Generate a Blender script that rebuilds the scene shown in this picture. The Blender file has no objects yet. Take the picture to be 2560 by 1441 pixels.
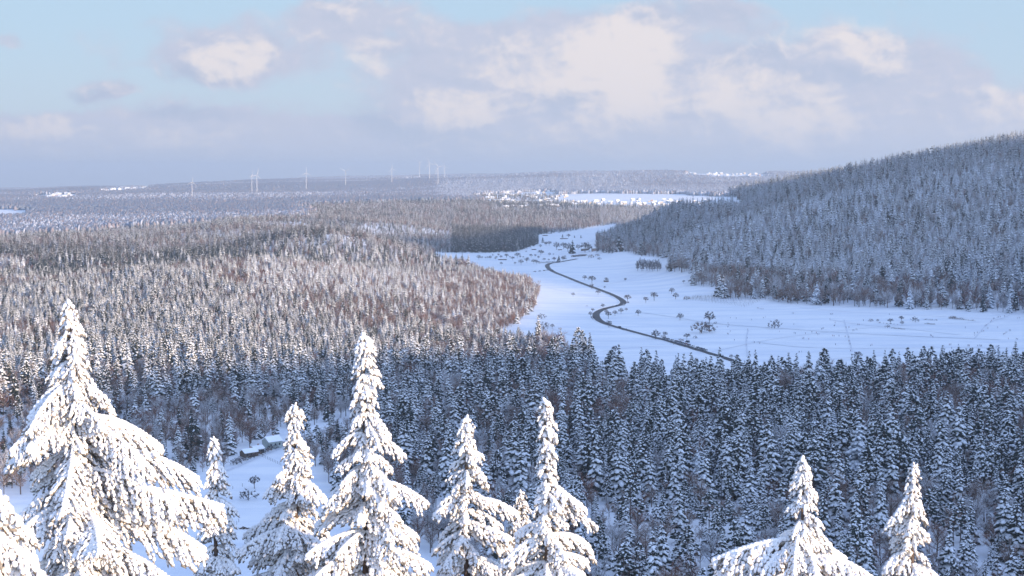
import bpy, math, random
import numpy as np
from mathutils import Vector, Matrix
# ------------------------------------------------------------------ camera, sky, sun, exposure
sc = bpy.context.scene
COL = sc.collection
F_PX, CX, CY, EYE = 3517.0, 1280.0, 720.5, 452.0          # photograph: 2560 x 1441
PITCH = math.atan((CY - EYE) / F_PX)
cam = bpy.data.cameras.new('camera'); camo = bpy.data.objects.new('camera', cam); COL.objects.link(camo)
cam.sensor_width = 36.0; cam.lens = 36.0 * F_PX / 2560.0
cam.clip_start = 1.0; cam.clip_end = 60000.0
camo.location = (0, 0, 0); camo.rotation_euler = (math.pi / 2 - PITCH, 0, 0)
sc.camera = camo
sc.view_settings.view_transform = 'Standard'; sc.view_settings.look = 'None'
sc.view_settings.gamma = 1.0; sc.view_settings.use_curve_mapping = False
sc.view_settings.exposure = 0.75
SUN_EL = math.radians(9.5)
SUN_AZ = math.radians(50.0)        # light travels 50 degrees left of the view direction
T2 = np.array([-math.sin(SUN_AZ), math.cos(SUN_AZ)])      # horizontal travel of the light
SKY_STRENGTH = 0.12
SUN_STRENGTH = 5.0
HAZE_DENSITY = 8.2e-5

def new_world():
    w = bpy.data.worlds.new("World"); sc.world = w; w.use_nodes = True
    nt = w.node_tree; nt.nodes.clear(); N = nt.nodes; L = nt.links
    def node(t, **k):
        n = N.new(t)
        for a, b in k.items(): setattr(n, a, b)
        return n
    def setin(n, i, v):
        if hasattr(v, 'is_linked') or hasattr(v, 'links'): L.new(v, n.inputs[i])
        else: n.inputs[i].default_value = v
    def M(op, a, b=None, c=None, clamp=False):
        n = node('ShaderNodeMath', operation=op, use_clamp=clamp)
        setin(n, 0, a)
        if b is not None: setin(n, 1, b)
        if c is not None: setin(n, 2, c)
        return n.outputs[0]
    def mixc(f, a, b):
        n = node('ShaderNodeMix', data_type='RGBA'); setin(n, 0, f)
        for i, v in ((6, a), (7, b)):
            if hasattr(v, 'links'): L.new(v, n.inputs[i])
            else: n.inputs[i].default_value = (*v, 1)
        return n.outputs[2]
    def smooth(x, a, b):
        n = node('ShaderNodeMapRange', interpolation_type='SMOOTHSTEP'); setin(n, 0, x)
        n.inputs[1].default_value = a; n.inputs[2].default_value = b
        return n.outputs[0]
    tc = node('ShaderNodeTexCoord')
    sx = node('ShaderNodeSeparateXYZ'); L.new(tc.outputs['Generated'], sx.inputs[0])
    ay = M('MAXIMUM', M('ABSOLUTE', sx.outputs[1]), 0.08)
    U0 = M('DIVIDE', sx.outputs[0], ay); V0 = M('DIVIDE', sx.outputs[2], ay)
    uv = node('ShaderNodeCombineXYZ'); L.new(U0, uv.inputs[0]); L.new(V0, uv.inputs[1])
    def noise(scale, detail, rough, off=0.0, dist=0.0, vec=None, sy=1.0):
        m = node('ShaderNodeMapping'); L.new(vec or uv.outputs[0], m.inputs[0])
        m.inputs['Location'].default_value = (off, off * 1.7, off * .3); m.inputs['Scale'].default_value = (1, sy, 1)
        n = node('ShaderNodeTexNoise'); L.new(m.outputs[0], n.inputs['Vector'])
        n.inputs['Scale'].default_value = scale; n.inputs['Detail'].default_value = detail
        n.inputs['Roughness'].default_value = rough; n.inputs['Distortion'].default_value = dist
        return n
    wob = noise(9.0, 5, .6, 3.1, sy=1.3)
    vs = node('ShaderNodeVectorMath', operation='SUBTRACT'); L.new(wob.outputs['Color'], vs.inputs[0]); vs.inputs[1].default_value = (.5, .5, .5)
    vm = node('ShaderNodeVectorMath', operation='MULTIPLY'); L.new(vs.outputs[0], vm.inputs[0]); vm.inputs[1].default_value = (.085, .055, 0)
    va = node('ShaderNodeVectorMath', operation='ADD'); L.new(uv.outputs[0], va.inputs[0]); L.new(vm.outputs[0], va.inputs[1])
    def blobs(lst):
        tot = None
        for (cx, cy, rx, ry, w) in lst:
            m = node('ShaderNodeMapping', vector_type='POINT'); L.new(va.outputs[0], m.inputs[0])
            ux, vy = (cx - CX) / F_PX, (EYE - cy) / F_PX; fx, fy = F_PX / rx, F_PX / ry
            m.inputs['Scale'].default_value = (fx, fy, 0); m.inputs['Location'].default_value = (-ux * fx, -vy * fy, 0)
            g = node('ShaderNodeTexGradient', gradient_type='QUADRATIC_SPHERE'); L.new(m.outputs[0], g.inputs[0])
            r = M('MULTIPLY', M('MINIMUM', M('MULTIPLY', g.outputs['Fac'], 3.0), 1.0), w)
            tot = r if tot is None else M('MAXIMUM', tot, r) if w >= .99 else M('ADD', tot, r)
        return tot
    def puffs(vec):
        return M('SUBTRACT', .28, M('ABSOLUTE', M('SUBTRACT', noise(26, 3, .55, 4.4, 0, vec=vec, sy=1.2).outputs['Fac'], .5)))
    w2 = noise(40, 2, .6, 9.0); w2s = node('ShaderNodeVectorMath', operation='MULTIPLY_ADD'); L.new(w2.outputs['Color'], w2s.inputs[0]); w2s.inputs[1].default_value = (.010, .008, 0); L.new(uv.outputs[0], w2s.inputs[2])
    pf = puffs(w2s.outputs[0]); shv = node('ShaderNodeVectorMath', operation='ADD'); L.new(w2s.outputs[0], shv.inputs[0]); shv.inputs[1].default_value = (.004, .0045, 0); pf2 = puffs(shv.outputs[0])
    n1 = noise(14, 7, .62, 7.7, .3, sy=1.8).outputs['Fac']; n2 = noise(34, 6, .6, 1.2, .2, vec=va.outputs[0], sy=1.4).outputs['Fac']
    body = blobs([(1460, 230, 620, 250, .9), (1930, 270, 640, 240, .9), (2220, 190, 420, 210, .6), (1180, 280, 420, 190, .5), (1560, 150, 190, 190, .9),
                  (2480, 330, 400, 150, .6), (950, 120, 420, 150, .55), (580, 160, 230, 130, .8), (430, 110, 380, 130, .28), (100, 330, 360, 110, .8),
                  (480, 350, 420, 110, .8), (270, 222, 170, 45, .5), (330, 240, 80, 30, .45), (55, 98, 70, 38, .45), (850, 30, 260, 80, .45), (1690, 35, 210, 80, .55),
                  (1840, 60, 160, 80, .45), (780, 60, 420, 90, .25), (2380, 190, 160, 50, .4), (1330, 130, 300, 150, .6), (820, 340, 400, 60, .5)])
    low = smooth(M('ADD', V0, M('MULTIPLY', M('SUBTRACT', noise(9, 4, .6, 2.2, sy=2.2).outputs['Fac'], .5), .06)), .062, .004)
    mask = smooth(M('ADD', M('ADD', body, M('MULTIPLY', low, .9)), M('ADD', M('MULTIPLY', M('SUBTRACT', n1, .5), 1.2), M('MULTIPLY', M('SUBTRACT', pf, .12), 1.2))), .22, .86)
    hi = blobs([(a_, b_, c_ * 1.08, d_ * 1.1, e_) for a_, b_, c_, d_, e_ in [(1545, 130, 150, 170, .9), (1590, 230, 130, 150, .5), (1500, 190, 140, 190, .5), (1340, 160, 190, 120, .6), (1170, 252, 170, 50, .9),
                (590, 150, 150, 90, .9), (980, 150, 130, 80, .45), (2190, 115, 150, 110, .6), (2060, 120, 130, 70, .35), (1930, 110, 150, 70, .35),
                (1800, 205, 170, 70, .45), (1950, 270, 330, 80, .6), (2040, 320, 220, 70, .5), (1370, 330, 260, 50, .35), (85, 305, 130, 60, .6), (140, 330, 60, 40, .5),
                (450, 362, 150, 42, .6), (590, 375, 60, 60, .4), (225, 330, 60, 25, .4), (1650, 290, 330, 60, .4), (2500, 310, 190, 80, .5),
                (2450, 245, 140, 40, .4), (860, 20, 120, 40, .3), (90, 390, 160, 30, .3)]])
    relA = noise(22, 8, .6, 5.5, .4, sy=1.5).outputs['Fac']
    sh = node('ShaderNodeVectorMath', operation='ADD'); L.new(uv.outputs[0], sh.inputs[0]); sh.inputs[1].default_value = (.0035, .004, 0)
    relB = noise(22, 8, .6, 5.5, .4, vec=sh.outputs[0], sy=1.5).outputs['Fac']
    rel = M('ADD', M('MULTIPLY', M('SUBTRACT', relA, relB), 2.6), M('MULTIPLY', M('SUBTRACT', pf, pf2), 1.7))
    hif = smooth(M('ADD', M('ADD', hi, rel), M('ADD', M('MULTIPLY', M('SUBTRACT', n2, .5), .9), M('MULTIPLY', M('SUBTRACT', pf, .12), 1.5))), .16, 1.25)
    dk = blobs([(1080, 325, 330, 70, .8), (940, 290, 120, 70, .5), (510, 205, 170, 50, .7), (500, 303, 200, 25, .6), (1700, 385, 900, 60, .5), (270, 225, 170, 45, .7), (1400, 240, 90, 80, .4),
                (1850, 160, 200, 50, .4), (1700, 40, 160, 50, .4), (2050, 200, 260, 40, .4)])
    sky = node('ShaderNodeTexSky', sky_type='NISHITA')
    sky.sun_disc = False; sky.sun_elevation = SUN_EL
    # the sun stands opposite to the travel of its light
    S = -T2; sky.sun_rotation = math.atan2(S[0], S[1]) % (2 * math.pi)
    sky.altitude = 400; sky.air_density = 1.0; sky.dust_density = 1.2; sky.ozone_density = 1.5
    K = 1.0 / (SKY_STRENGTH * 2 ** sc.view_settings.exposure)
    def k(r, g, b):    # sRGB display value -> value in the sky's own units
        f = lambda c: ((c / 255 + .055) / 1.055) ** 2.4 * K
        return (f(r), f(g), f(b))
    up = smooth(V0, 0.0, .135)
    veil = mixc(up, k(204, 218, 234), k(188, 216, 240))
    base = mixc(.90, sky.outputs[0], veil)
    base = mixc(smooth(sx.outputs[2], .14, .60), base, k(162, 190, 242))
    sdn = node('ShaderNodeVectorMath', operation='DOT_PRODUCT'); L.new(tc.outputs['Generated'], sdn.inputs[0]); sdn.inputs[1].default_value = (float(-T2[0] * .98), float(-T2[1] * .98), .17)
    glow = smooth(sdn.outputs['Value'], -.1, 1.0)  # unseen sun side of the sky brightened, as fill for the shaded snow
    cc = mixc(M('ADD', M('MULTIPLY', dk, .9), M('MULTIPLY', rel, -.8), clamp=True), k(203, 207, 225), k(176, 190, 215))
    cc = mixc(M('MULTIPLY', n2, .35), cc, k(206, 208, 226))
    cc = mixc(M('MULTIPLY', hif, .92), cc, k(246, 235, 232))
    cc = mixc(M('MULTIPLY', low, .75), cc, k(208, 212, 228))
    mask = M('MULTIPLY', mask, M('SUBTRACT', 1.0, M('MULTIPLY', smooth(sx.outputs[2], .18, .5), .7)))
    fin = mixc(M('MULTIPLY', mask, .93), base, cc)
    gv = node('ShaderNodeVectorMath', operation='SCALE'); L.new(fin, gv.inputs[0]); L.new(M('MULTIPLY_ADD', glow, 1.3, 1.0), gv.inputs['Scale'])
    bg = node('ShaderNodeBackground'); L.new(gv.outputs[0], bg.inputs[0]); bg.inputs[1].default_value = SKY_STRENGTH
    out = node('ShaderNodeOutputWorld'); L.new(bg.outputs[0], out.inputs[0])
new_world()
sun = bpy.data.lights.new('sun', 'SUN'); sun.energy = SUN_STRENGTH; sun.angle = math.radians(1.2); sun.color = (1.0, .75, .50)
suno = bpy.data.objects.new('sun', sun); COL.objects.link(suno)
_d = Vector((T2[0] * math.cos(SUN_EL), T2[1] * math.cos(SUN_EL), -math.sin(SUN_EL)))
suno.rotation_euler = _d.to_track_quat('-Z', 'Y').to_euler(); suno.location = (300, -200, 150)

# ------------------------------------------------------------------ terrain
rng = np.random.default_rng(7); random.seed(7)
DK = [0, 330, 600, 900, 1170, 1500, 1700, 2000, 2300, 2600, 2800, 3000, 3500, 4200, 5000, 5600, 6200, 7500, 9500, 11500, 13500, 20500]
UK = [-2600, -600, 0, 400, 800, 1150, 1340, 1500, 1640, 1860, 2200, 2560, 3100, 5000]
TAB = {
 -2600: [-140, -140, -140, -140, -132, -116, -110, -146, -134, -114, -122, -130, -145, -118, -112, -105, -100, -98, -92, -92, -98, -165],
 -600: [-140, -140, -140, -140, -132, -116, -110, -146, -134, -114, -122, -130, -145, -118, -112, -105, -100, -98, -92, -92, -98, -165],
 0:    [-140, -140, -140, -140, -132, -116, -110, -146, -134, -112, -120, -130, -145, -116, -110, -104, -100, -98, -90, -88, -98, -165],
 400:  [-140, -140, -140, -140, -133, -118, -111, -140, -122, -96, -104, -114, -118, -96, -90, -86, -84, -78, -62, -62, -72, -160],
 800:  [-140, -140, -140, -140, -134, -122, -118, -122, -114, -100, -96, -93, -98, -90, -82, -77, -73, -60, -25, 8, -20, -160],
 1150: [-140, -140, -140, -140, -139, -134, -134, -138, -140, -139, -137, -131, -120, -98, -78, -70, -62, -40, 25, 30, 0, -160],
 1340: [-140, -140, -140, -140, -140, -140, -140, -140, -140, -140, -140, -139, -130, -105, -80, -64, -66, -35, 44, 30, 0, -160],
 1500: [-140, -140, -140, -140, -140, -140, -140, -140, -140, -140, -140, -139, -133, -112, -82, -60, -55, -38, 58, 40, 0, -160],
 1640: [-140, -140, -140, -140, -140, -140, -140, -139, -134, -98, -64, -70, -115, -112, -84, -60, -55, -38, 55, 45, 0, -160],
 1860: [-140, -140, -140, -140, -140, -140, -136, -106, -72, -36, -22, -30, -90, -112, -84, -62, -58, -38, 50, 50, 0, -160],
 2200: [-140, -140, -140, -140, -140, -139, -124, -76, -34, 14, 30, 26, -40, -100, -90, -62, -58, -38, 45, 50, 0, -160],
 2560: [-140, -140, -140, -140, -140, -138, -110, -50, 5, 50, 60, 52, 0, -60, -90, -62, -58, -38, 40, 40, 0, -160],
 3100: [-140, -140, -140, -140, -138, -118, -80, -20, 40, 84, 92, 84, 30, -60, -90, -62, -58, -38, 40, 40, 0, -160],
 5000: [-140, -140, -140, -140, -138, -130, -120, -110, -100, -100, -100, -100, -100, -100, -90, -62, -58, -38, 0, 0, -50, -160]}
gd = np.concatenate([np.arange(0, 4000, 40), np.geomspace(4000, 20500, 120)]); gu = np.arange(-2600, 5001, 40.0)
A = np.array([np.interp(gd, DK, TAB[u]) for u in UK])
G = np.array([np.interp(gu, UK, A[:, j]) for j in range(len(gd))]).T
def blur(a, ax, n):
    for _ in range(n):
        p = np.concatenate([a.take([0], ax), a, a.take([-1], ax)], ax)
        m = a.shape[ax]; a = (p.take(range(0, m), ax) + 2 * p.take(range(1, m + 1), ax) + p.take(range(2, m + 2), ax)) / 4
    return a
G = blur(blur(G, 0, 7), 1, 5)
def vnoise(x, y, s, seed):
    x = x / s; y = y / s; xi = np.floor(x).astype(np.int64); yi = np.floor(y).astype(np.int64); fx = x - xi; fy = y - yi
    fx = fx * fx * (3 - 2 * fx); fy = fy * fy * (3 - 2 * fy)
    def h(a, b):
        v = (a * 374761393 + b * 668265263 + seed * 2147483647) & 0xffffffff
        v = ((v ^ (v >> 13)) * 1274126177) & 0xffffffff
        return ((v ^ (v >> 16)) & 0xffff) / 65535.0
    return (h(xi, yi) * (1 - fx) + h(xi + 1, yi) * fx) * (1 - fy) + (h(xi, yi + 1) * (1 - fx) + h(xi + 1, yi + 1) * fx) * fy
def sstep(a, b, x):
    t = np.clip((x - a) / (b - a), 0, 1); return t * t * (3 - 2 * t)
PK = [-2000, 0, 150, 398, 537, 738, 900, 1060, 1400, 1560, 1750, 1950, 2400, 2600, 2850, 3200, 5000]
HK = [-140, -60, -30, 60, 92, 64, 58, 82, 105, 150, 235, 285, 288, 270, 130, 0, -140]  # crest heights, chosen by where the valley shadow should end
def ground_z(x, y):
    x = np.asarray(x, float); y = np.asarray(y, float); d = np.hypot(x, y)
    az = np.arctan2(x, y); azc = np.clip(az, -.9, .9)
    u = np.clip(CX + F_PX * np.tan(azc), -2600, 4999)
    iu = np.clip((u + 2600) / 40, 0, len(gu) - 1.001); i0 = iu.astype(int); fu = iu - i0
    jd = np.interp(np.clip(d, 0, 20499), gd, np.arange(len(gd))); jd = np.clip(jd, 0, len(gd) - 1.001); j0 = jd.astype(int); fd = jd - j0
    z = (G[i0, j0] * (1 - fu) + G[i0 + 1, j0] * fu) * (1 - fd) + (G[i0, j0 + 1] * (1 - fu) + G[i0 + 1, j0 + 1] * fu) * fd
    up = sstep(-136, -110, z)
    z = z + up * ((vnoise(x, y, 300, 3) - .5) * 50 + (vnoise(x, y, 110, 5) - .5) * 9) * sstep(1200, 2000, d) * (1 - sstep(3200, 3600, d))
    fa = sstep(3600, 5200, d)
    z = z + fa * sstep(1250, 900, u) * (vnoise(x * .5 + y * .2, y * .8, 1100, 15) - .5) * 45 * (1 - sstep(9000, 12000, d)) if False else z
    z = z + fa * (1 - sstep(800, 1150, u)) * (vnoise(x * .5 + y * .2, y * .8, 1100, 15) - .5) * 40 * (1 - sstep(9000, 12000, d))
    z = z + fa * ((vnoise(x * .7 + y * .15, y * .75, 900, 11) - .5) * 26 + (vnoise(x, y, 330, 12) - .5) * 9) * (1 - .75 * sstep(1150, 1350, u) * (1 - sstep(6400, 7200, d)))
    side = sstep(.75, 1.2, np.abs(az)); z = z * (1 - side) + side * (-130)
    hs = -15 - .37 * d - 2 * (vnoise(x, y, 30, 8) - .5)
    p = -T2[1] * -x + -T2[0] * y            # across the light
    q = T2[0] * x + T2[1] * y               # along it
    rh = np.interp(p, PK, HK) + (vnoise(p, q * .4, 110, 21) - .5) * 34 + (vnoise(p, q * .4, 35, 22) - .5) * 9
    shade_ridge = -150 + (rh + 150) * np.exp(-((q + 430) / 210.0) ** 2)  # added ridge, out of view, shaped to throw shade over the valley
    return np.maximum(np.maximum(z, hs), np.where((q > -1100) & (q < 150), shade_ridge, -999))
def ray(px, py):
    dx, dy, dz = (px - CX) / F_PX, (CY - py) / F_PX, 1.0
    c, s = math.cos(PITCH), math.sin(PITCH)
    return np.array([dx, dz * c + dy * s, dy * c - dz * s])
def at(px, py):
    r = ray(px, py); r = r / np.hypot(r[0], r[1])
    t = np.concatenate([np.arange(150, 4000, 8), np.geomspace(4000, 20000, 1400)])
    zz = r[2] * t - ground_z(r[0] * t, r[1] * t)
    k = np.argmax(zz < 0) if (zz < 0).any() else len(t) - 1
    if k == 0: k = 1
    a, b = t[k - 1], t[k]; za, zb = zz[k - 1], zz[k]
    tt = a + (b - a) * (za / (za - zb) if za != zb else 0)
    x, y = r[0] * tt, r[1] * tt
    return np.array([x, y, float(ground_z(x, y))])
def dist_px(p):  # metres per pixel of the photograph at a place
    return math.hypot(p[0], p[1]) / F_PX
def to_px(x, y, z):
    c, s = math.cos(PITCH), math.sin(PITCH)
    fz = y * c - z * s; fy = y * s + z * c
    return CX + F_PX * x / fz, CY - F_PX * fy / fz

# ------------------------------------------------------------------ materials
def mat(name, col, rough=.7, var=None, vscale=2.0, rnd=0.0, bump=0.0, bscale=5.0, vdetail=4, spec=.3):
    m = bpy.data.materials.new(name); m.use_nodes = True; nt = m.node_tree; b = nt.nodes['Principled BSDF']
    b.inputs['Roughness'].default_value = rough; b.inputs['Specular IOR Level'].default_value = spec
    out = None
    tc = nt.nodes.new('ShaderNodeTexCoord')
    if var is not None:
        n = nt.nodes.new('ShaderNodeTexNoise'); n.inputs['Scale'].default_value = vscale; n.inputs['Detail'].default_value = vdetail
        nt.links.new(tc.outputs['Object'], n.inputs['Vector'])
        mp = nt.nodes.new('ShaderNodeMapRange'); mp.inputs[1].default_value = .35; mp.inputs[2].default_value = .65; nt.links.new(n.outputs['Fac'], mp.inputs[0])
        mx = nt.nodes.new('ShaderNodeMix'); mx.data_type = 'RGBA'; nt.links.new(mp.outputs[0], mx.inputs[0])
        mx.inputs[6].default_value = (*col, 1); mx.inputs[7].default_value = (*var, 1); out = mx.outputs[2]
    if rnd:
        oi = nt.nodes.new('ShaderNodeObjectInfo'); hs = nt.nodes.new('ShaderNodeHueSaturation')
        mr = nt.nodes.new('ShaderNodeMapRange'); mr.inputs[3].default_value = 1 - rnd; mr.inputs[4].default_value = 1 + rnd
        nt.links.new(oi.outputs['Random'], mr.inputs[0]); nt.links.new(mr.outputs[0], hs.inputs['Value'])
        if out: nt.links.new(out, hs.inputs['Color'])
        else: hs.inputs['Color'].default_value = (*col, 1)
        out = hs.outputs[0]
    if out: nt.links.new(out, b.inputs['Base Color'])
    else: b.inputs['Base Color'].default_value = (*col, 1)
    if bump:
        n = nt.nodes.new('ShaderNodeTexNoise'); n.inputs['Scale'].default_value = bscale; n.inputs['Detail'].default_value = 5
        nt.links.new(tc.outputs['Object'], n.inputs['Vector'])
        bp = nt.nodes.new('ShaderNodeBump'); bp.inputs['Strength'].default_value = bump; nt.links.new(n.outputs['Fac'], bp.inputs['Height'])
        nt.links.new(bp.outputs[0], b.inputs['Normal'])
    return m
M_SNOW = mat('tree_snow', (.84, .85, .88), .7, (.76, .78, .83), 1.5, rnd=.05)
M_HSNOW = mat('clinging_snow', (.90, .90, .91), .65, (.84, .83, .84), 9.0, bump=.25, bscale=30)
M_NEEDLE = mat('needles', (.020, .032, .032), .8, (.038, .046, .038), .8, rnd=.3)
M_HNEEDLE = mat('brown_green_needles', (.20, .18, .15), .8, (.33, .29, .25), 6.0)
M_FNEEDLE = mat('frosted_needles', (.13, .16, .19), .8, (.26, .29, .34), .7, rnd=.3)
M_BARK = mat('bark', (.075, .055, .045), .9, (.14, .10, .08), 2.0, rnd=.2)
M_TWIG = mat('bare_twigs', (.19, .115, .085), .9, (.25, .155, .115), .6, rnd=.25)
M_RTWIG = mat('reddish_twigs', (.26, .12, .075), .9, (.19, .09, .065), .6, rnd=.25)
M_FROST = mat('hoar_frost', (.86, .88, .92), .8, (.72, .75, .82), .5, rnd=.12)

def ground_material():
    m = bpy.data.materials.new('snow_cover'); m.use_nodes = True; nt = m.node_tree; b = nt.nodes['Principled BSDF']; N = nt.nodes; L = nt.links
    b.inputs['Roughness'].default_value = .75; b.inputs['Specular IOR Level'].default_value = .2
    g = N.new('ShaderNodeNewGeometry')
    mp = N.new('ShaderNodeMapping'); L.new(g.outputs['Position'], mp.inputs[0]); mp.inputs['Scale'].default_value = (.012, .05, .01); mp.inputs['Rotation'].default_value = (0, 0, .12)
    n = N.new('ShaderNodeTexNoise'); n.inputs['Scale'].default_value = 1.0; n.inputs['Detail'].default_value = 8; n.inputs['Roughness'].default_value = .65; L.new(mp.outputs[0], n.inputs['Vector'])
    n2 = N.new('ShaderNodeTexNoise'); n2.inputs['Scale'].default_value = .25; n2.inputs['Detail'].default_value = 6; n2.inputs['Roughness'].default_value = .7; L.new(g.outputs['Position'], n2.inputs['Vector'])
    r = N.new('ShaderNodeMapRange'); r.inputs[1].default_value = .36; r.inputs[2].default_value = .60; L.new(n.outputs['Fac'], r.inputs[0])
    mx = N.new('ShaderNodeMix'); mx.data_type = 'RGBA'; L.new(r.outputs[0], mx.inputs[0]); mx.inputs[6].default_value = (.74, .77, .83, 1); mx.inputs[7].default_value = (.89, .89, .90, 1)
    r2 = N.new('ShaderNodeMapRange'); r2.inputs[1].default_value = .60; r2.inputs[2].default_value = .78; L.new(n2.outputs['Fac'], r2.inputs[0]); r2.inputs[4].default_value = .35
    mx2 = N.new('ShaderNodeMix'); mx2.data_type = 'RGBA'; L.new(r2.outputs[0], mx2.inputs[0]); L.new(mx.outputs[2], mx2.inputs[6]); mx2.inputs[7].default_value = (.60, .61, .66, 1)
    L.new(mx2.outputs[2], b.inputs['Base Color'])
    ad = N.new('ShaderNodeMath'); ad.operation = 'MULTIPLY_ADD'; L.new(n.outputs['Fac'], ad.inputs[0]); ad.inputs[1].default_value = 4.0; L.new(n2.outputs['Fac'], ad.inputs[2])
    bp = N.new('ShaderNodeBump'); bp.inputs['Strength'].default_value = .5; bp.inputs['Distance'].default_value = .5; L.new(ad.outputs[0], bp.inputs['Height']); L.new(bp.outputs[0], b.inputs['Normal'])
    return m
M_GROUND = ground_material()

# ------------------------------------------------------------------ mesh helpers
def build_mesh(name, V, F, mats, mi=None, smooth=True):
    """V: (n,3); F: list of (m,k) arrays; mi: list of material indices (one per array, or arrays)"""
    me = bpy.data.meshes.new(name)
    V = np.asarray(V, np.float32); me.vertices.add(len(V)); me.vertices.foreach_set('co', V.ravel())
    F = [np.asarray(f, np.int32) for f in F if len(f)]
    nl = sum(f.size for f in F); npoly = sum(len(f) for f in F)
    me.loops.add(nl); me.loops.foreach_set('vertex_index', np.concatenate([f.ravel() for f in F]))
    tot = np.concatenate([np.full(len(f), f.shape[1], np.int32) for f in F]); st = np.concatenate([[0], np.cumsum(tot)[:-1]]).astype(np.int32)
    me.polygons.add(npoly); me.polygons.foreach_set('loop_start', st); me.polygons.foreach_set('loop_total', tot)
    for m in mats: me.materials.append(m)
    if mi is not None: me.polygons.foreach_set('material_index', np.asarray(mi, np.int32))
    me.polygons.foreach_set('use_smooth', np.full(npoly, smooth, bool))
    me.update(calc_edges=True); me.validate()
    return me
class Geo:
    def __init__(s): s.V = []; s.F = []; s.n = 0
    def add(s, V, F):
        V = np.asarray(V, float).reshape(-1, 3); F = np.asarray(F, int)
        s.V.append(V); s.F.append(F + s.n); s.n += len(V)
    def arr(s): return (np.concatenate(s.V) if s.V else np.zeros((0, 3)))
    def mesh(s, name, mats, smooth=True): return build_mesh(name, s.arr(), s.F, mats, None, smooth)
    def tube(s, pts, rad, k=6):
        pts = np.asarray(pts, float); n = len(pts); rad = np.broadcast_to(rad, (n,))
        t = np.gradient(pts, axis=0); t /= np.linalg.norm(t, axis=1)[:, None] + 1e-9
        ref = np.where(np.abs(t[:, 2:3]) > .9, [[1, 0, 0]], [[0, 0, 1]])
        a = np.cross(t, ref); a /= np.linalg.norm(a, axis=1)[:, None] + 1e-9; b = np.cross(t, a)
        th = np.arange(k) / k * 2 * np.pi
        V = pts[:, None] + rad[:, None, None] * (a[:, None] * np.cos(th)[None, :, None] + b[:, None] * np.sin(th)[None, :, None])
        i = np.arange(n - 1)[:, None] * k; j = np.arange(k)[None]; j2 = (j + 1) % k
        F = np.stack([i + j, i + j2, i + k + j2, i + k + j], -1).reshape(-1, 4)
        s.add(V.reshape(-1, 3), F)
        if k <= 8:
            c = s.n - n * k
            s.F.append(np.array([list(range(c, c + k))])); s.F.append(np.array([list(range(s.n - k, s.n))[::-1]]))
    def box(s, c, size, rz=0.0):
        x, y, z = np.asarray(size) / 2; V = np.array([[sx * x, sy * y, sz * z] for sx in (-1, 1) for sy in (-1, 1) for sz in (-1, 1)])
        ca, sa = math.cos(rz), math.sin(rz); V = V @ np.array([[ca, sa, 0], [-sa, ca, 0], [0, 0, 1]]) + np.asarray(c)
        s.add(V, [[0, 1, 3, 2], [4, 6, 7, 5], [0, 4, 5, 1], [2, 3, 7, 6], [0, 2, 6, 4], [1, 5, 7, 3]])
_t = (1 + 5 ** .5) / 2
ICO = np.array([[-1, _t, 0], [1, _t, 0], [-1, -_t, 0], [1, -_t, 0], [0, -1, _t], [0, 1, _t], [0, -1, -_t], [0, 1, -_t], [_t, 0, -1], [_t, 0, 1], [-_t, 0, -1], [-_t, 0, 1]]) / math.hypot(1, _t)
ICOF = np.array([[0, 11, 5], [0, 5, 1], [0, 1, 7], [0, 7, 10], [0, 10, 11], [1, 5, 9], [5, 11, 4], [11, 10, 2], [10, 7, 6], [7, 1, 8], [3, 9, 4], [3, 4, 2], [3, 2, 6], [3, 6, 8], [3, 8, 9], [4, 9, 5], [2, 4, 11], [6, 2, 10], [8, 6, 7], [9, 8, 1]])
OCT = np.array([[1, 0, 0], [-1, 0, 0], [0, 1, 0], [0, -1, 0], [0, 0, 1], [0, 0, -1.0]])
OCTF = np.array([[0, 2, 4], [2, 1, 4], [1, 3, 4], [3, 0, 4], [2, 0, 5], [1, 2, 5], [3, 1, 5], [0, 3, 5]])
def lumps(geo, C, D, L, R, flat=1.0, jit=.18, tmpl=(ICO, ICOF), r=rng):
    C = np.asarray(C, float).reshape(-1, 3); n = len(C)
    if n == 0: return
    D = np.asarray(D, float).reshape(-1, 3); D = D / (np.linalg.norm(D, axis=1)[:, None] + 1e-9)
    L = np.broadcast_to(L, (n,)); R = np.broadcast_to(R, (n,)); T, TF = tmpl
    S = np.cross(D, [0, 0, 1.0]); S /= np.linalg.norm(S, axis=1)[:, None] + 1e-6; Uv = np.cross(S, D)
    J = 1 + jit * (r.random((n, len(T))) * 2 - 1)
    V = C[:, None] + (T[None, :, 0:1] * L[:, None, None] * D[:, None] + T[None, :, 1:2] * R[:, None, None] * S[:, None] + T[None, :, 2:3] * (R * flat)[:, None, None] * Uv[:, None]) * J[..., None]
    geo.add(V.reshape(-1, 3), (TF[None] + (np.arange(n) * len(T))[:, None, None]).reshape(-1, TF.shape[1]))
def ribbons(geo, P0, P1, W, r=rng):
    """thin three-sided twigs from P0 to P1"""
    P0 = np.asarray(P0, float).reshape(-1, 3); P1 = np.asarray(P1, float).reshape(-1, 3); n = len(P0)
    d = P1 - P0; a = np.cross(d, r.normal(size=(n, 3))); a /= np.linalg.norm(a, axis=1)[:, None] + 1e-9
    b = np.cross(d, a); b /= np.linalg.norm(b, axis=1)[:, None] + 1e-9; W = np.broadcast_to(W, (n,))[:, None] / 2
    V = np.stack([P0 + a * W, P0 - a * .5 * W + b * .87 * W, P0 - a * .5 * W - b * .87 * W, P1], 1).reshape(-1, 3)
    f = np.array([[0, 1, 3], [1, 2, 3], [2, 0, 3]]); geo.add(V, (f[None] + (np.arange(n) * 4)[:, None, None]).reshape(-1, 3))
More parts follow.
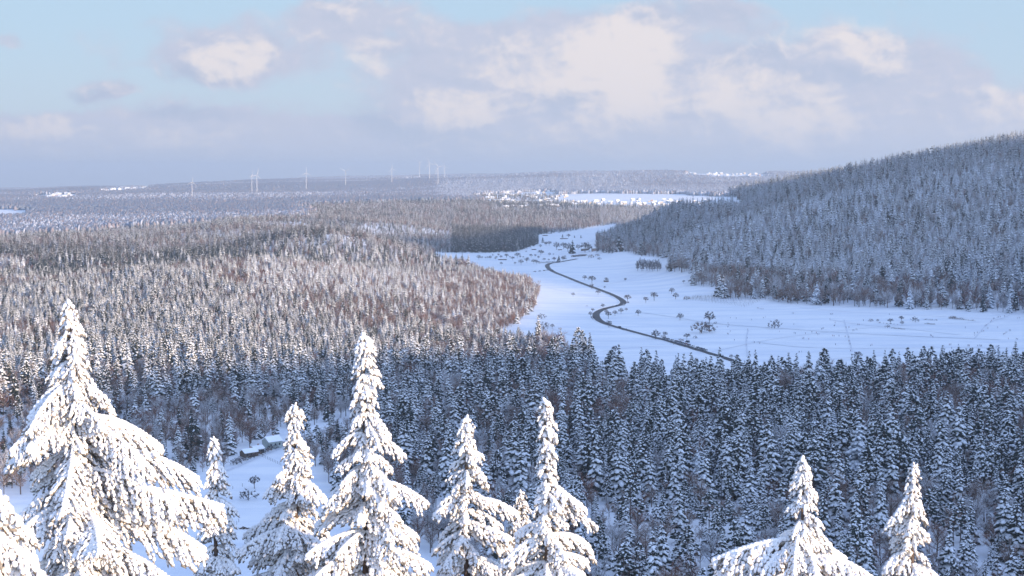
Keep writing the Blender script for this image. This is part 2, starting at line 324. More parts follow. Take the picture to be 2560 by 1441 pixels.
def join(name, parts):     # [(Geo, material)]
    V = []; F = []; mi = []; n = 0; ms = []
    for i, (g, m) in enumerate(parts):
        ms.append(m)
        if g.n == 0: continue
        V.append(g.arr())
        for f in g.F: F.append(f + n); mi += [i] * len(f)
        n += g.n
    return build_mesh(name, np.concatenate(V), F, ms, mi, True)
def link(name, me, parent=None, loc=None, rz=0.0, s=None):
    o = bpy.data.objects.new(name, me); COL.objects.link(o)
    if parent is not None: o.parent = parent
    if loc is not None: o.location = [float(v) for v in loc]
    if rz: o.rotation_euler = (0, 0, rz)
    if s is not None: o.scale = (s, s, s) if np.isscalar(s) else s
    return o
def tag(o, label, cat, group=None):
    o['label'] = label; o['category'] = cat
    if group: o['group'] = group
    return o
def copy_tree(o, loc, rz, s):
    c = o.copy(); COL.objects.link(c); c.location = [float(v) for v in loc]; c.rotation_euler = (0, 0, rz); c.scale = (s, s, s) if np.isscalar(s) else s
    for ch in o.children:
        k = ch.copy(); COL.objects.link(k); k.parent = c
    return c

# ------------------------------------------------------------------ ground sheet
def make_ground():
    az = np.concatenate([np.radians(np.arange(-180, -24, 2.0)), np.radians(np.arange(-24, 24, .11)), np.radians(np.arange(24, 180.1, 2.0))])
    r = np.concatenate([[0.0], np.arange(8, 420, 12), np.arange(420, 3400, 13), np.geomspace(3400, 20400, 150)])
    Az, R = np.meshgrid(az, r, indexing='ij'); X = R * np.sin(Az); Y = R * np.cos(Az); Z = ground_z(X, Y)
    n, m = Az.shape; idx = np.arange(n * m).reshape(n, m)
    F = np.stack([idx[:-1, :-1], idx[:-1, 1:], idx[1:, 1:], idx[1:, :-1]], -1).reshape(-1, 4)
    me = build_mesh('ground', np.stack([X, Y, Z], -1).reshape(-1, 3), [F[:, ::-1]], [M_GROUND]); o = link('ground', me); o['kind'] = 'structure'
    return o
make_ground()

# ------------------------------------------------------------------ tree prototypes
def proto_spruce(H, Rm, seed, cover, tiers=14, lod=0, power=.8):
    r = np.random.default_rng(seed); tk, fo, sn = Geo(), Geo(), Geo()
    tk.tube([[0, 0, -1.0], [0, 0, H * .5], [0, 0, H * .97]], [H * .013 + .06, H * .008 + .03, .03], 5 if lod else 6)
    CF, DF, LF, RF = [], [], [], []; CS, DS, LS, RS = [], [], [], []
    h0 = H * r.uniform(.06, .14)
    for i in range(tiers):
        t = i / (tiers - 1); h = h0 + (H - h0) * t ** .92; R = Rm * max(.05, (1 - t)) ** power * r.uniform(.85, 1.1) + .12
        nb = max(4, int(round((8 if lod == 0 else 5) * (1 - .45 * t)))); ph = r.uniform(0, 6.28)
        for b in range(nb):
            if r.random() < .07: continue
            a = ph + b / nb * 6.283 + r.uniform(-.25, .25); L = R * r.uniform(.72, 1.15); dr = r.uniform(.28, .62) * (1 if t < .85 else .4)
            d = np.array([math.cos(a), math.sin(a), -dr]); o = np.array([0, 0, min(H * .97, h + r.uniform(-.65, .65) * H / tiers) + .15 * L])
            ks = (.38, .78) if lod == 0 else (.6,)
            for q in ks:
                c = o + d * L * q; w = L * (.30 if q < .5 else .22) + .10
                CF.append(c - [0, 0, .10 * L + .05]); DF.append(d + r.normal(0, .08, 3)); LF.append(L * (.34 if lod == 0 else .5)); RF.append(w * 1.0)
                if r.random() < cover:
                    CS.append(c + [0, 0, .07 * L + .10]); DS.append(d + r.normal(0, .12, 3)); LS.append(L * (.34 if lod == 0 else .5) * r.uniform(.75, 1.15)); RS.append(w * r.uniform(.8, 1.12))
    lumps(fo, CF, DF, LF, RF, .8, .38, (OCT, OCTF), r); lumps(sn, CS, DS, LS, RS, .62, .25, (OCT, OCTF) if lod else (ICO, ICOF), r)
    lumps(sn, [[0, 0, H]], [[0, 0, 1]], .55, .14, 1, .1, (OCT, OCTF), r)
    return tk, fo, sn
def proto_pine(H, Rm, seed, cover, lod=0):
    r = np.random.default_rng(seed); tk, fo, sn = Geo(), Geo(), Geo()
    lean = r.normal(0, .35, 2); top = np.array([lean[0], lean[1], H * .95])
    tk.tube([[0, 0, -1.0], [lean[0] * .3, lean[1] * .3, H * .5], top], [.28, .18, .05], 5)
    n = 74 if lod == 0 else 22; C = []; D = []; R = []
    for i in range(n):
        t = r.beta(1.5, 1.15); h = H * (.30 + .68 * t); env = Rm * (math.sin(min(1, (1.02 - t) * 1.25) * math.pi / 2) ** .8) * (.55 + .45 * min(1, t * 4))
        a = r.uniform(0, 6.283); rr = env * math.sqrt(r.uniform(.15, 1.0))
        C.append([lean[0] * h / H + rr * math.cos(a), lean[1] * h / H + rr * math.sin(a), h - .2 * rr]); D.append([math.cos(a), math.sin(a), -.25]); R.append(r.uniform(.65, 1.15) * (1.0 if lod == 0 else 1.5) * (1 - .35 * t))
        if lod == 0 and i % 3 == 0: ribbons(tk, [[lean[0] * h / H, lean[1] * h / H, h - .4 * rr - .3]], [C[-1]], .14, r)
    C = np.array(C); D = np.array(D); R = np.array(R)
    lumps(fo, C, D, R * 1.15, R * .95, .75, .42, (ICO, ICOF) if lod == 0 else (OCT, OCTF), r)
    if lod == 0:
        for kk in range(3):
            k = r.random(n) < cover; o = r.normal(0, .34, (k.sum(), 3)) * R[k][:, None]
            lumps(sn, C[k] + o + np.c_[D[k][:, :2] * .35 * R[k][:, None], R[k] * .42], D[k], R[k] * r.uniform(.5, .85, k.sum()), R[k] * r.uniform(.42, .66, k.sum()), .6, .3, (ICO, ICOF), r)
    else:
        k = r.random(n) < cover; lumps(sn, C[k] + np.c_[0 * R[k], 0 * R[k], R[k] * .5], D[k], R[k] * .95, R[k] * .75, .6, .3, (OCT, OCTF), r)
    return tk, fo, sn
def proto_bare(H, Rm, seed, snow=.2, lod=0, low=.3, tw=1.0):
    """trunk with forking limbs and many fine twigs; the third Geo is snow or frost lying along limbs and twigs"""
    r = np.random.default_rng(seed); tk, fo, sn = Geo(), Geo(), Geo()
    tk.tube([[0, 0, -1.0], [0, 0, H * low], [r.normal(0, .2), r.normal(0, .2), H * .72]], [H * .016 + .03, H * .012 + .02, .05], 5)
    ends = []
    nl = 13 if lod == 0 else 7
    for i in range(nl):
        a = i * 2.4 + r.uniform(-.4, .4); h = H * (low * .8 + (.62 - low * .8) * i / nl); el = r.uniform(.35, .95) + .25 * i / nl
        L = Rm * r.uniform(.8, 1.05) / max(.45, math.cos(el)) * .78; L = min(L, (H - h) / math.sin(el) * .98)
        d = np.array([math.cos(a) * math.cos(el), math.sin(a) * math.cos(el), math.sin(el)])
        p0 = np.array([0, 0, h]); p1 = p0 + d * L * .5 + [0, 0, .04 * L]; p2 = p0 + d * L + [0, 0, .12 * L]
        tk.tube([p0, p1, p2], [H * .006 + .03, H * .004 + .02, .02], 4)
        ends += [(p0 + (p1 - p0) * q, d) for q in (.55, .9)] + [(p1 + (p2 - p1) * q, d) for q in (.25, .5, .75, 1.0)]
    P0 = []; P1 = []
    m = 5 if lod == 0 else 3
    for (p, d) in ends:
        for _ in range(m):
            e = d * .7 + r.normal(0, .62, 3) + [0, 0, .3]; e /= np.linalg.norm(e); L = Rm * r.uniform(.22, .48); q = p + e * L
            P0.append(p); P1.append(q)
            for __ in range(3 if lod == 0 else 2):
                f = e * .8 + r.normal(0, .55, 3) + [0, 0, .15]; f /= np.linalg.norm(f); s = p + e * L * r.uniform(.3, .9)
                P0.append(s); P1.append(s + f * L * r.uniform(.5, .9))
    P0 = np.array(P0); P1 = np.array(P1); w = (.035 + .006 * Rm) * tw * (1 if lod == 0 else 2.1)
    ribbons(fo, P0, P1, w, r)
    k = r.random(len(P0)) < snow; ribbons(sn, P0[k] + [0, 0, w * .8], P1[k] + [0, 0, w * .5], w * 1.5, r)
    return tk, fo, sn
def proto_fruit(H, Rm, seed, snow=.2, low=.3, tw=1.0, n=62):
    r = np.random.default_rng(seed); tk, fo, sn = Geo(), Geo(), Geo(); P0, P1 = [], []
    tk.tube([[0, 0, -1.0], [0, 0, H * low], [r.normal(0, .2), r.normal(0, .2), H * .6]], [H * .030, H * .022, .08], 6)
    for i in range(n):
        a = r.uniform(0, 6.283); q = r.uniform(.35, 1) ** .6; el = math.asin(r.uniform(-.35, 1)); c = np.array([Rm * q * math.cos(a) * math.cos(el), Rm * q * math.sin(a) * math.cos(el), H * (low + .30) + (H * (.70 - low)) * .98 * q * math.sin(el)])
        if r.random() < .12: continue
        if i % 3 == 0: tk.tube([[0, 0, H * (low + r.uniform(-.03, .15))], c * [.5, .5, 1] + [0, 0, -.1 * H], c], [H * .012, H * .008, .02], 4)
        for _ in range(11):
            e = r.normal(0, 1, 3) + c / np.linalg.norm(c) * .5; e /= np.linalg.norm(e); L = Rm * r.uniform(.14, .34); P0.append(c - e * L * .3); P1.append(c + e * L)
    P0 = np.array(P0); P1 = np.array(P1); w = .15 * tw; ribbons(fo, P0, P1, w, r); k = r.random(len(P0)) < snow; ribbons(sn, P0[k] + [0, 0, w * .8], P1[k] + [0, 0, w * .5], w * 1.3, r)
    return tk, fo, sn
def three(name, pr, mats):
    """an Empty with the three parts of a tree"""
    e = bpy.data.objects.new(name, None); COL.objects.link(e); e.empty_display_size = 2
    for nm, g, m in zip(('trunk', 'crown', 'snow_cover'), pr, mats):
        if g.n: link(nm, g.mesh(nm, [m]), e)
    return e
CONIF = (M_BARK, M_NEEDLE, M_SNOW)

# ------------------------------------------------------------------ where the woods stand (polygons of ground, given as seen)
def poly(pts): return np.array(pts, float)
MEADOW = poly([(1090, 632), (1200, 633), (1290, 630), (1345, 612), (1345, 588), (1420, 580), (1500, 566), (1540, 560), (1545, 575), (1492, 600), (1490, 632), (1530, 634), (1560, 629), (1600, 641), (1690, 648),
               (1665, 680), (1735, 683), (1733, 714), (1790, 722), (1795, 748), (1900, 750), (1960, 760), (2060, 765), (2300, 774), (2560, 785), (2900, 800),
               (2900, 943), (2560, 943), (2400, 948), (2200, 960), (2000, 972), (1850, 976), (1700, 974), (1560, 974), (1486, 968), (1478, 912), (1400, 885), (1330, 860), (1235, 838), (1290, 812), (1335, 775), (1348, 735), (1320, 702), (1240, 690), (1150, 668), (1080, 650)])
FIELD = poly([(-400, 1275), (0, 1240), (300, 1228), (480, 1196), (565, 1172), (700, 1118), (740, 1106), (765, 1135), (800, 1190), (850, 1240), (915, 1290), (1000, 1350), (1100, 1400), (1180, 1470), (1200, 1900), (-400, 1900)])
LANE = poly([(560, 1165), (700, 1085), (880, 1040), (890, 1075), (700, 1125), (565, 1178)])
SHEDS = poly([(575, 1180), (575, 1138), (650, 1110), (730, 1085), (735, 1110)])
FARFIELD = poly([(1390, 491), (1440, 484), (1550, 484), (1700, 486), (1840, 494), (1860, 516), (1700, 520), (1500, 516), (1400, 508)])
LEFTFIELD = poly([(-300, 524), (60, 524), (110, 530), (70, 548), (-300, 560)])
VILLAGE = poly([(1150, 492), (1240, 484), (1330, 480), (1400, 480), (1420, 490), (1400, 506), (1780, 508), (1740, 524), (1500, 526), (1400, 532), (1300, 534), (1240, 524), (1220, 508)])
SKYVILL = poly([(1690, 436), (1700, 430), (1930, 430), (1930, 442), (1800, 443)])
SKYGAP = poly([(1700, 428), (1930, 428), (1930, 449), (1800, 449), (1700, 443)])
LEFTGAP = poly([(70, 488), (212, 485), (216, 495), (195, 502), (120, 503), (72, 498)])
LINEGAP = poly([(250, 476), (390, 468), (392, 477), (252, 486)])
LEFTVILL = poly([(70, 488), (180, 486), (215, 490), (200, 497), (130, 499), (75, 494)])
def inside(P, x, y):
    c = np.zeros(x.shape, bool); j = len(P) - 1
    for i in range(len(P)):
        xi, yi = P[i]; xj, yj = P[j]
        with np.errstate(divide='ignore', invalid='ignore'):
            c ^= ((yi > y) != (yj > y)) & (x < (xj - xi) * (y - yi) / (yj - yi + 1e-12) + xi)
        j = i
    return c
def grid_points(d0, d1, sp, umin=-330, umax=2890, seed=1, jit=.42):
    r = np.random.default_rng(seed); a0, a1 = (umin - CX) / F_PX, (umax - CX) / F_PX
    ys = np.arange(d0 * .92, d1, sp); X = []; Y = []
    for i, y in enumerate(ys):
        x = np.arange(a0 * y, a1 * y, sp) + (i % 2) * sp / 2; X.append(x); Y.append(np.full(x.shape, y))
    X = np.concatenate(X); Y = np.concatenate(Y); X = X + r.uniform(-jit, jit, X.shape) * sp; Y = Y + r.uniform(-jit, jit, Y.shape) * sp
    d = np.hypot(X, Y); k = (d >= d0) & (d < d1); X = X[k]; Y = Y[k]; Z = ground_z(X, Y); U, V = to_px(X, Y, Z)
    return X, Y, Z, U, V, d[k], r

# ------------------------------------------------------------------ the forest: 300 nearest of each kind as objects, the rest as stuff
def populate():
    K = {'spruce': [], 'pine': [], 'bare': [], 'frosted': [], 'dark': [], 'frostbare': []}
    def zone(d0, d1, sp, seed, where=None, size=1.0):
        X, Y, Z, U, V, D, r = grid_points(d0, d1, sp, seed=seed)
        if where is not None:
            k = where(U, V, D, Z); X, Y, Z, U, V, D = (q[k] for q in (X, Y, Z, U, V, D))
        field = np.zeros(X.shape, bool)
        for P in (MEADOW, FIELD, LANE, SHEDS, FARFIELD, LEFTFIELD): field |= inside(P, U, V)
        n1 = vnoise(X, Y, 130, 31); n2 = vnoise(X, Y, 45, 32); n3 = vnoise(X * .5, Y * 1.4, 210, 33)
        R = r.random(X.shape)
        hill = (U > 1490) & (V < 790) & (D > 1480) & (D < 3400)
        foot = sstep(-132, -118, Z)
        # probabilities in the order of the kinds
        P = np.zeros((6,) + X.shape)
        def put(mask, *w):
            for i, v in enumerate(w): P[i] = np.where(mask, v, P[i])
        put(D >= 0, .46, .10, .38 + 2.6 * sstep(.44, .58, n1 * .6 + n3 * .4), .03, .20, .08)
        near = (D < 1270) & (U > 1180); put(near, .42, .36, .12 + 1.0 * sstep(.50, .62, n1), .04, .02, .02)
        put((U > 560) & (U < 1180) & (D < 1000), .38, .12, .40, 0, .05, .08)
        put((D < 880) & (U < 900), .12, .02, .70, 0, .08, .20)
        put((U > 1050) & (U < 1520) & (D < 860) & (U < 1300), .3, .14, .46, 0, .05, .1)
        put((D < 620) & (U > 1150), .34, .14, .40, 0, 0, .12)
        put((U > 1050) & (U < 1500) & (V > 855) & (V < 950), .14, .08, .72, 0, .05, .06)
        put((U > 1060) & (U < 1400) & (D > 1230) & (D < 2150) & (V > 690), .12, .0, .86, .02, 0, .12)
        put((U > 620) & (U < 1100) & (D > 1480) & (D < 2100) & (n3 > .5), .18, 0, .60, .12, 0, .2)
        put((D > 2050) & (D < 2900) & (U < 1150), .12, .0, .52 + .4 * (n3 > .55), .12, .34 - .25 * (n3 > .55), .1)
        put((D > 1800) & (D < 2560) & (U < 820 + 420 * (n3 - .5) + 300 * (n1 - .5)) & (n1 * .5 + n2 * .5 < .60), .03, .0, .14, .03, .78, .02)  # dark spruces massed here, standing in for cloud shade on the left ridge
        put((D > 2600) & (D < 4900) & (U > 640) & (U < 1760) & ~hill, .10, .0, .62 - .25 * (n3 > .6), .07, .18 + .25 * (n3 > .6), .05)
        put((U > 1130) & (U < 1352) & (V > 575) & (V < 645), .02, 0, .04, 0, .95, 0)
        put(hill, .22, .06, .12, .42, .06 + .25 * (1 - sstep(1560, 1640, U)), .18 + .35 * sstep(.52, .7, n1))
        put(hill & (foot + .5 * (n1 - .5) < .78), .08, .02, .70, .05, .05, .18)
        put((D > 3400) & (U > 1500), .1, 0, .3, .25, .1, .3)
        put((D > 3500) & (U < 640), .2, 0, .35, .15, .25, .1)
        P = P / P.sum(0); Cm = np.cumsum(P, 0); kind = (R[None] > Cm).sum(0).clip(0, 5)
        keep = ~field & (r.random(X.shape) < .93)
        keep &= ~(inside(VILLAGE, U, V) & (r.random(X.shape) < .62)); kind = np.where(inside(VILLAGE, U, V) & (r.random(X.shape) < .5), 4, kind)
        hs = .60 + .72 * r.random(X.shape) ** 1.1 + .35 * (vnoise(X, Y, 60, 40) - .5)
        hs = np.where((kind == 2) | (kind == 5), hs * .92, hs)
        hs = np.where((D < 880) & (U < 900), hs * np.where(kind == 0, .8, .78), hs)
        hs = np.where((D < 600) & (U > 1150), hs * .85, hs)
        hs = np.where((D < 760) & (U > 1000) & (r.random(X.shape) < .45), hs * .7, hs)
        hs = np.where((D > 940) & (U > 1120), np.minimum(hs, 1.14), np.minimum(hs, 1.45)) * size * np.where((D > 2150) & (U < 1130), .8, 1.0)
        for i, nm in enumerate(K):
            k = keep & (kind == i)
            K[nm].append(np.c_[X[k], Y[k], Z[k] - .2, hs[k], r.random(k.sum()) * 6.283, U[k], V[k], D[k]])
    zone(430, 1040, 8.0, 1, lambda U, V, D, Z: U > 1120, 1.0); zone(430, 1040, 7.0, 7, lambda U, V, D, Z: U <= 1120, .86); zone(1040, 1750, 8.4, 2, lambda U, V, D, Z: (U > 1340)); zone(1750, 3050, 7.9, 3, lambda U, V, D, Z: (U > 1340) | (D > 2150), .95)
    zone(1040, 2150, 4.7, 5, lambda U, V, D, Z: (U <= 1340) & (D >= 1040), .54); zone(3050, 4950, 7.6, 4, lambda U, V, D, Z: (D < 3600) | (U > 750), .74)
    zone(4900, 5800, 15.0, 6, lambda U, V, D, Z: inside(VILLAGE, U, V), .8)
    return {a: np.concatenate(b) for a, b in K.items()}
WOODS = populate()
for _k, _v in WOODS.items(): print('woods', _k, len(_v))

PROTOS = {
 'spruce': [(proto_spruce, (24, R, s, c), CONIF) for s, c, R in ((1, .92, 4.6), (2, .82, 3.9), (3, .95, 5.0), (4, .86, 4.2), (5, .72, 4.7))],
 'pine': [(proto_pine, (23, 4.6, s, c), CONIF) for s, c in ((11, .8), (12, .7), (13, .85), (14, .75))],
 'bare': [(proto_bare, (18, 4.4, s, c), (M_BARK, m, M_SNOW)) for s, c, m in ((21, .10, M_TWIG), (22, .22, M_TWIG), (23, .06, M_RTWIG), (24, .16, M_TWIG))],
 'frosted': [(proto_spruce, (23, 4.4, s, c), (M_BARK, M_FNEEDLE, M_FROST)) for s, c in ((31, 1), (32, .97), (33, 1), (34, .93))],
 'dark': [(proto_spruce, (24, 3.8, s, c), CONIF) for s, c in ((41, .10), (42, .2), (43, .05))],
 'frostbare': [(proto_bare, (18, 4.4, s, c), (M_BARK, M_TWIG, M_FROST)) for s, c in ((51, 1), (52, .8), (53, .95))]}
EMPTY_NAME = {'spruce': 'spruce_tree', 'pine': 'pine_tree', 'bare': 'bare_tree', 'frosted': 'frosted_spruce', 'dark': 'dark_spruce', 'frostbare': 'frosted_bare_tree'}
STUFF_NAME = {'spruce': 'spruce_forest', 'pine': 'pine_forest', 'bare': 'bare_forest', 'frosted': 'frosted_spruce_forest', 'dark': 'dark_spruce_forest', 'frostbare': 'frosted_bare_forest'}
def tree_label(kind, u, v, d):
    look = {'spruce': 'snow-laden spruce', 'pine': 'round-topped snowy pine', 'bare': 'bare brown tree', 'frosted': 'slim pale frosted spruce', 'dark': 'dark spruce with little snow', 'frostbare': 'leafless frost-whitened tree'}[kind]
    if d < 880 and u < 900: w = 'beside the small snowy field with sheds, lower left'
    elif u >= 1150 and d < 600: w = 'low at lower %s, just behind the foreground spruces' % ('right' if u > 1900 else 'centre')
    elif u > 1480 and 940 < d < 1010: w = 'in the front rows bordering the big meadow, %s half' % ('right' if u > 2050 else 'left')
    elif u > 1480 and v > 1130: w = 'in the blue-shaded right wood, its near %s part' % ('right' if u > 2050 else 'left')
    elif u > 1480: w = 'in the blue-shaded right wood, its middle %s part' % ('right' if u > 2050 else 'left')
    elif u > 1000: w = 'in the shaded wood behind the middle foreground spruces'
    else: w = 'in the shaded wood above the sheds, left'
    return look + ' ' + w
def place_woods():
    for kind, arr in WOODS.items():
        protos = [(f(*a), m) for f, a, m in PROTOS[kind]]
        size = arr[:, 3] / arr[:, 7]; order = np.argsort(-np.where((arr[:, 5] > -15) & (arr[:, 5] < 2575) & (arr[:, 6] < 1560), size, -1))
        n = {'spruce': 300, 'pine': 300, 'bare': 290, 'frosted': 120, 'dark': 120, 'frostbare': 150}[kind]
        mine = order[:n]; rest = np.ones(len(arr), bool); rest[mine] = False
        roots = [three(EMPTY_NAME[kind], g, m) for g, m in protos]
        used = [False] * len(roots)
        for j, i in enumerate(mine):
            x, y, z, s, a, u, v, d = arr[i]; k = j % len(roots); w_ = s * random.uniform(.82, 1.28); s = (w_, w_, s)
            if not used[k]:
                o = roots[k]; used[k] = True; o.location = (x, y, z); o.scale = s
            else: o = copy_tree(roots[k], (x, y, z), a, s)
            o.rotation_euler = (random.gauss(0, .03), 0, a)
            lab = tree_label(kind, u, v, d)
            tag(o, lab, {'spruce': 'spruce tree', 'pine': 'pine tree', 'bare': 'bare tree', 'frosted': 'frosted spruce', 'dark': 'dark spruce', 'frostbare': 'frosted tree'}[kind], lab.split(' ', 1)[1][:60])
        A = arr[rest]
        meshes = [bpy.data.objects.new(kind + '_source', join(kind, list(zip(g, m)))) for g, m in protos]
        lows = []
        for (f, a, m) in PROTOS[kind]:
            g = f(*a, **({'tiers': 12, 'lod': 1} if f is proto_spruce else {'lod': 1})); lows.append(bpy.data.objects.new(kind + '_far_source', join(kind + '_far', list(zip(g, m)))))
        scatter(STUFF_NAME[kind], A, meshes, lows)
def scatter(name, A, meshes, lows=None, split=2300.0, var=None):
    r = np.random.default_rng(len(A)); nm = len(meshes); var = r.integers(0, nm, len(A)) if var is None else var
    if lows: var = np.where(A[:, 7] > split, var % len(lows) + nm, var)
    me = bpy.data.meshes.new(name); me.vertices.add(len(A)); me.vertices.foreach_set('co', A[:, :3].astype(np.float32).ravel())
    for nmm, ty, val in (('kind_of', 'INT', var), ('size', 'FLOAT', A[:, 3]), ('turn', 'FLOAT', A[:, 4]), ('wide', 'FLOAT', A[:, 3] * r.uniform(.82, 1.28, len(A))), ('lean', 'FLOAT', r.normal(0, .03, len(A)))):
        at_ = me.attributes.new(nmm, ty, 'POINT'); at_.data.foreach_set('value', val.astype(np.int32 if ty == 'INT' else np.float32))
    for src in meshes:
        for m in src.data.materials:
            if m.name not in [q.name for q in me.materials]: me.materials.append(m)
    o = link(name, me); o['kind'] = 'stuff'
    ng = bpy.data.node_groups.new(name, 'GeometryNodeTree'); ng.interface.new_socket('Geometry', in_out='INPUT', socket_type='NodeSocketGeometry'); ng.interface.new_socket('Geometry', in_out='OUTPUT', socket_type='NodeSocketGeometry')
    N, L = ng.nodes, ng.links; gi = N.new('NodeGroupInput'); go = N.new('NodeGroupOutput')
    jn = N.new('GeometryNodeJoinGeometry')
    for src in reversed(meshes + (lows or [])):
        oi = N.new('GeometryNodeObjectInfo'); oi.inputs['Object'].default_value = src; oi.inputs['As Instance'].default_value = False
        gti = N.new('GeometryNodeGeometryToInstance'); L.new(oi.outputs['Geometry'], gti.inputs[0]); L.new(gti.outputs[0], jn.inputs[0])
    ip = N.new('GeometryNodeInstanceOnPoints'); L.new(gi.outputs[0], ip.inputs['Points']); L.new(jn.outputs[0], ip.inputs['Instance']); ip.inputs['Pick Instance'].default_value = True
    def attr(n, ty):
        a = N.new('GeometryNodeInputNamedAttribute'); a.data_type = ty; a.inputs['Name'].default_value = n; return a.outputs[0]
    L.new(attr('kind_of', 'INT'), ip.inputs['Instance Index'])
    cr = N.new('ShaderNodeCombineXYZ'); L.new(attr('turn', 'FLOAT'), cr.inputs[2]); L.new(cr.outputs[0], ip.inputs['Rotation'])
    cs = N.new('ShaderNodeCombineXYZ'); sz = attr('size', 'FLOAT')
    wd = attr('wide', 'FLOAT')
    L.new(wd, cs.inputs[0]); L.new(wd, cs.inputs[1]); L.new(sz, cs.inputs[2]); L.new(attr('lean', 'FLOAT'), cr.inputs[0])
    L.new(cs.outputs[0], ip.inputs['Scale']); L.new(ip.outputs[0], go.inputs[0])
    md = o.modifiers.new('scatter', 'NODES'); md.node_group = ng
    return o
place_woods()

# far woods: blocks of small trees on the distant hills
M_FARC = mat('far_conifers', (.17, .20, .26), .9, (.22, .25, .31), .05)  # far wood colours lifted and blued, thicker haze put into them
M_FARB = mat('far_bare_woods', (.25, .22, .24), .9, (.32, .28, .29), .05)
M_FARF = mat('far_frosted_woods', (.50, .52, .58), .9, (.40, .42, .48), .05)
def far_woods():
    srcs = []
    for s in range(6):
        r = np.random.default_rng(100 + s); g = [Geo(), Geo(), Geo(), Geo()]; n = 200
        x = r.uniform(-40, 40, n); y = r.uniform(-40, 40, n); h = r.uniform(13, 20, n); w = r.uniform(2.6, 4.6, n)
        k = r.choice(4, n, p=[(.74, .0, .26, .0), (.55, .06, .39, .0), (.40, .18, .42, .0), (.28, .37, .33, .02), (.20, .52, .24, .04), (.14, .62, .16, .08)][s])
        for i in range(4):
            q = k == i; m = q.sum()
            lumps(g[i], np.c_[x[q], y[q], h[q] * .42], np.tile([0, 0, 1.0], (m, 1)) + r.normal(0, .05, (m, 3)), h[q] * .60, w[q], 1, .4, (ICO, ICOF), r)
        srcs.append(bpy.data.objects.new('far_wood_source', join('far_wood', list(zip(g, (M_FARC, M_FARF, M_FARB, M_FARF))))))
    X, Y, Z, U, V, D, r = grid_points(3600, 14500, 68, seed=9, jit=.1)
    k = ((D > 4900) | (U <= 750)) & ~(inside(FARFIELD, U, V) | inside(LEFTFIELD, U, V) | inside(VILLAGE, U, V) | inside(SKYGAP, U, V) | inside(LEFTGAP, U, V) | inside(LINEGAP, U, V)) & ~((D > 8500) & (vnoise(X, Y, 700, 77) > .86))
    A = np.c_[X[k], Y[k], Z[k] - 1, np.where(D[k] > 8000, 1.15, 1.0), r.integers(0, 4, k.sum()) * 1.5708, U[k], V[k], D[k]]
    print('far', len(A)); v_ = np.where(A[:, 5] < 1100, np.where(A[:, 7] < 9000, -.16, -.08), .22) + vnoise(A[:, 0] * .6, A[:, 1], 620, 55) * .75 + vnoise(A[:, 0], A[:, 1], 260, 56) * .25; scatter('distant_woods', A, srcs, var=np.clip((v_ - .2) / .55 * 6 + r.normal(0, .3, len(A)), 0, 5.99).astype(int))
far_woods()

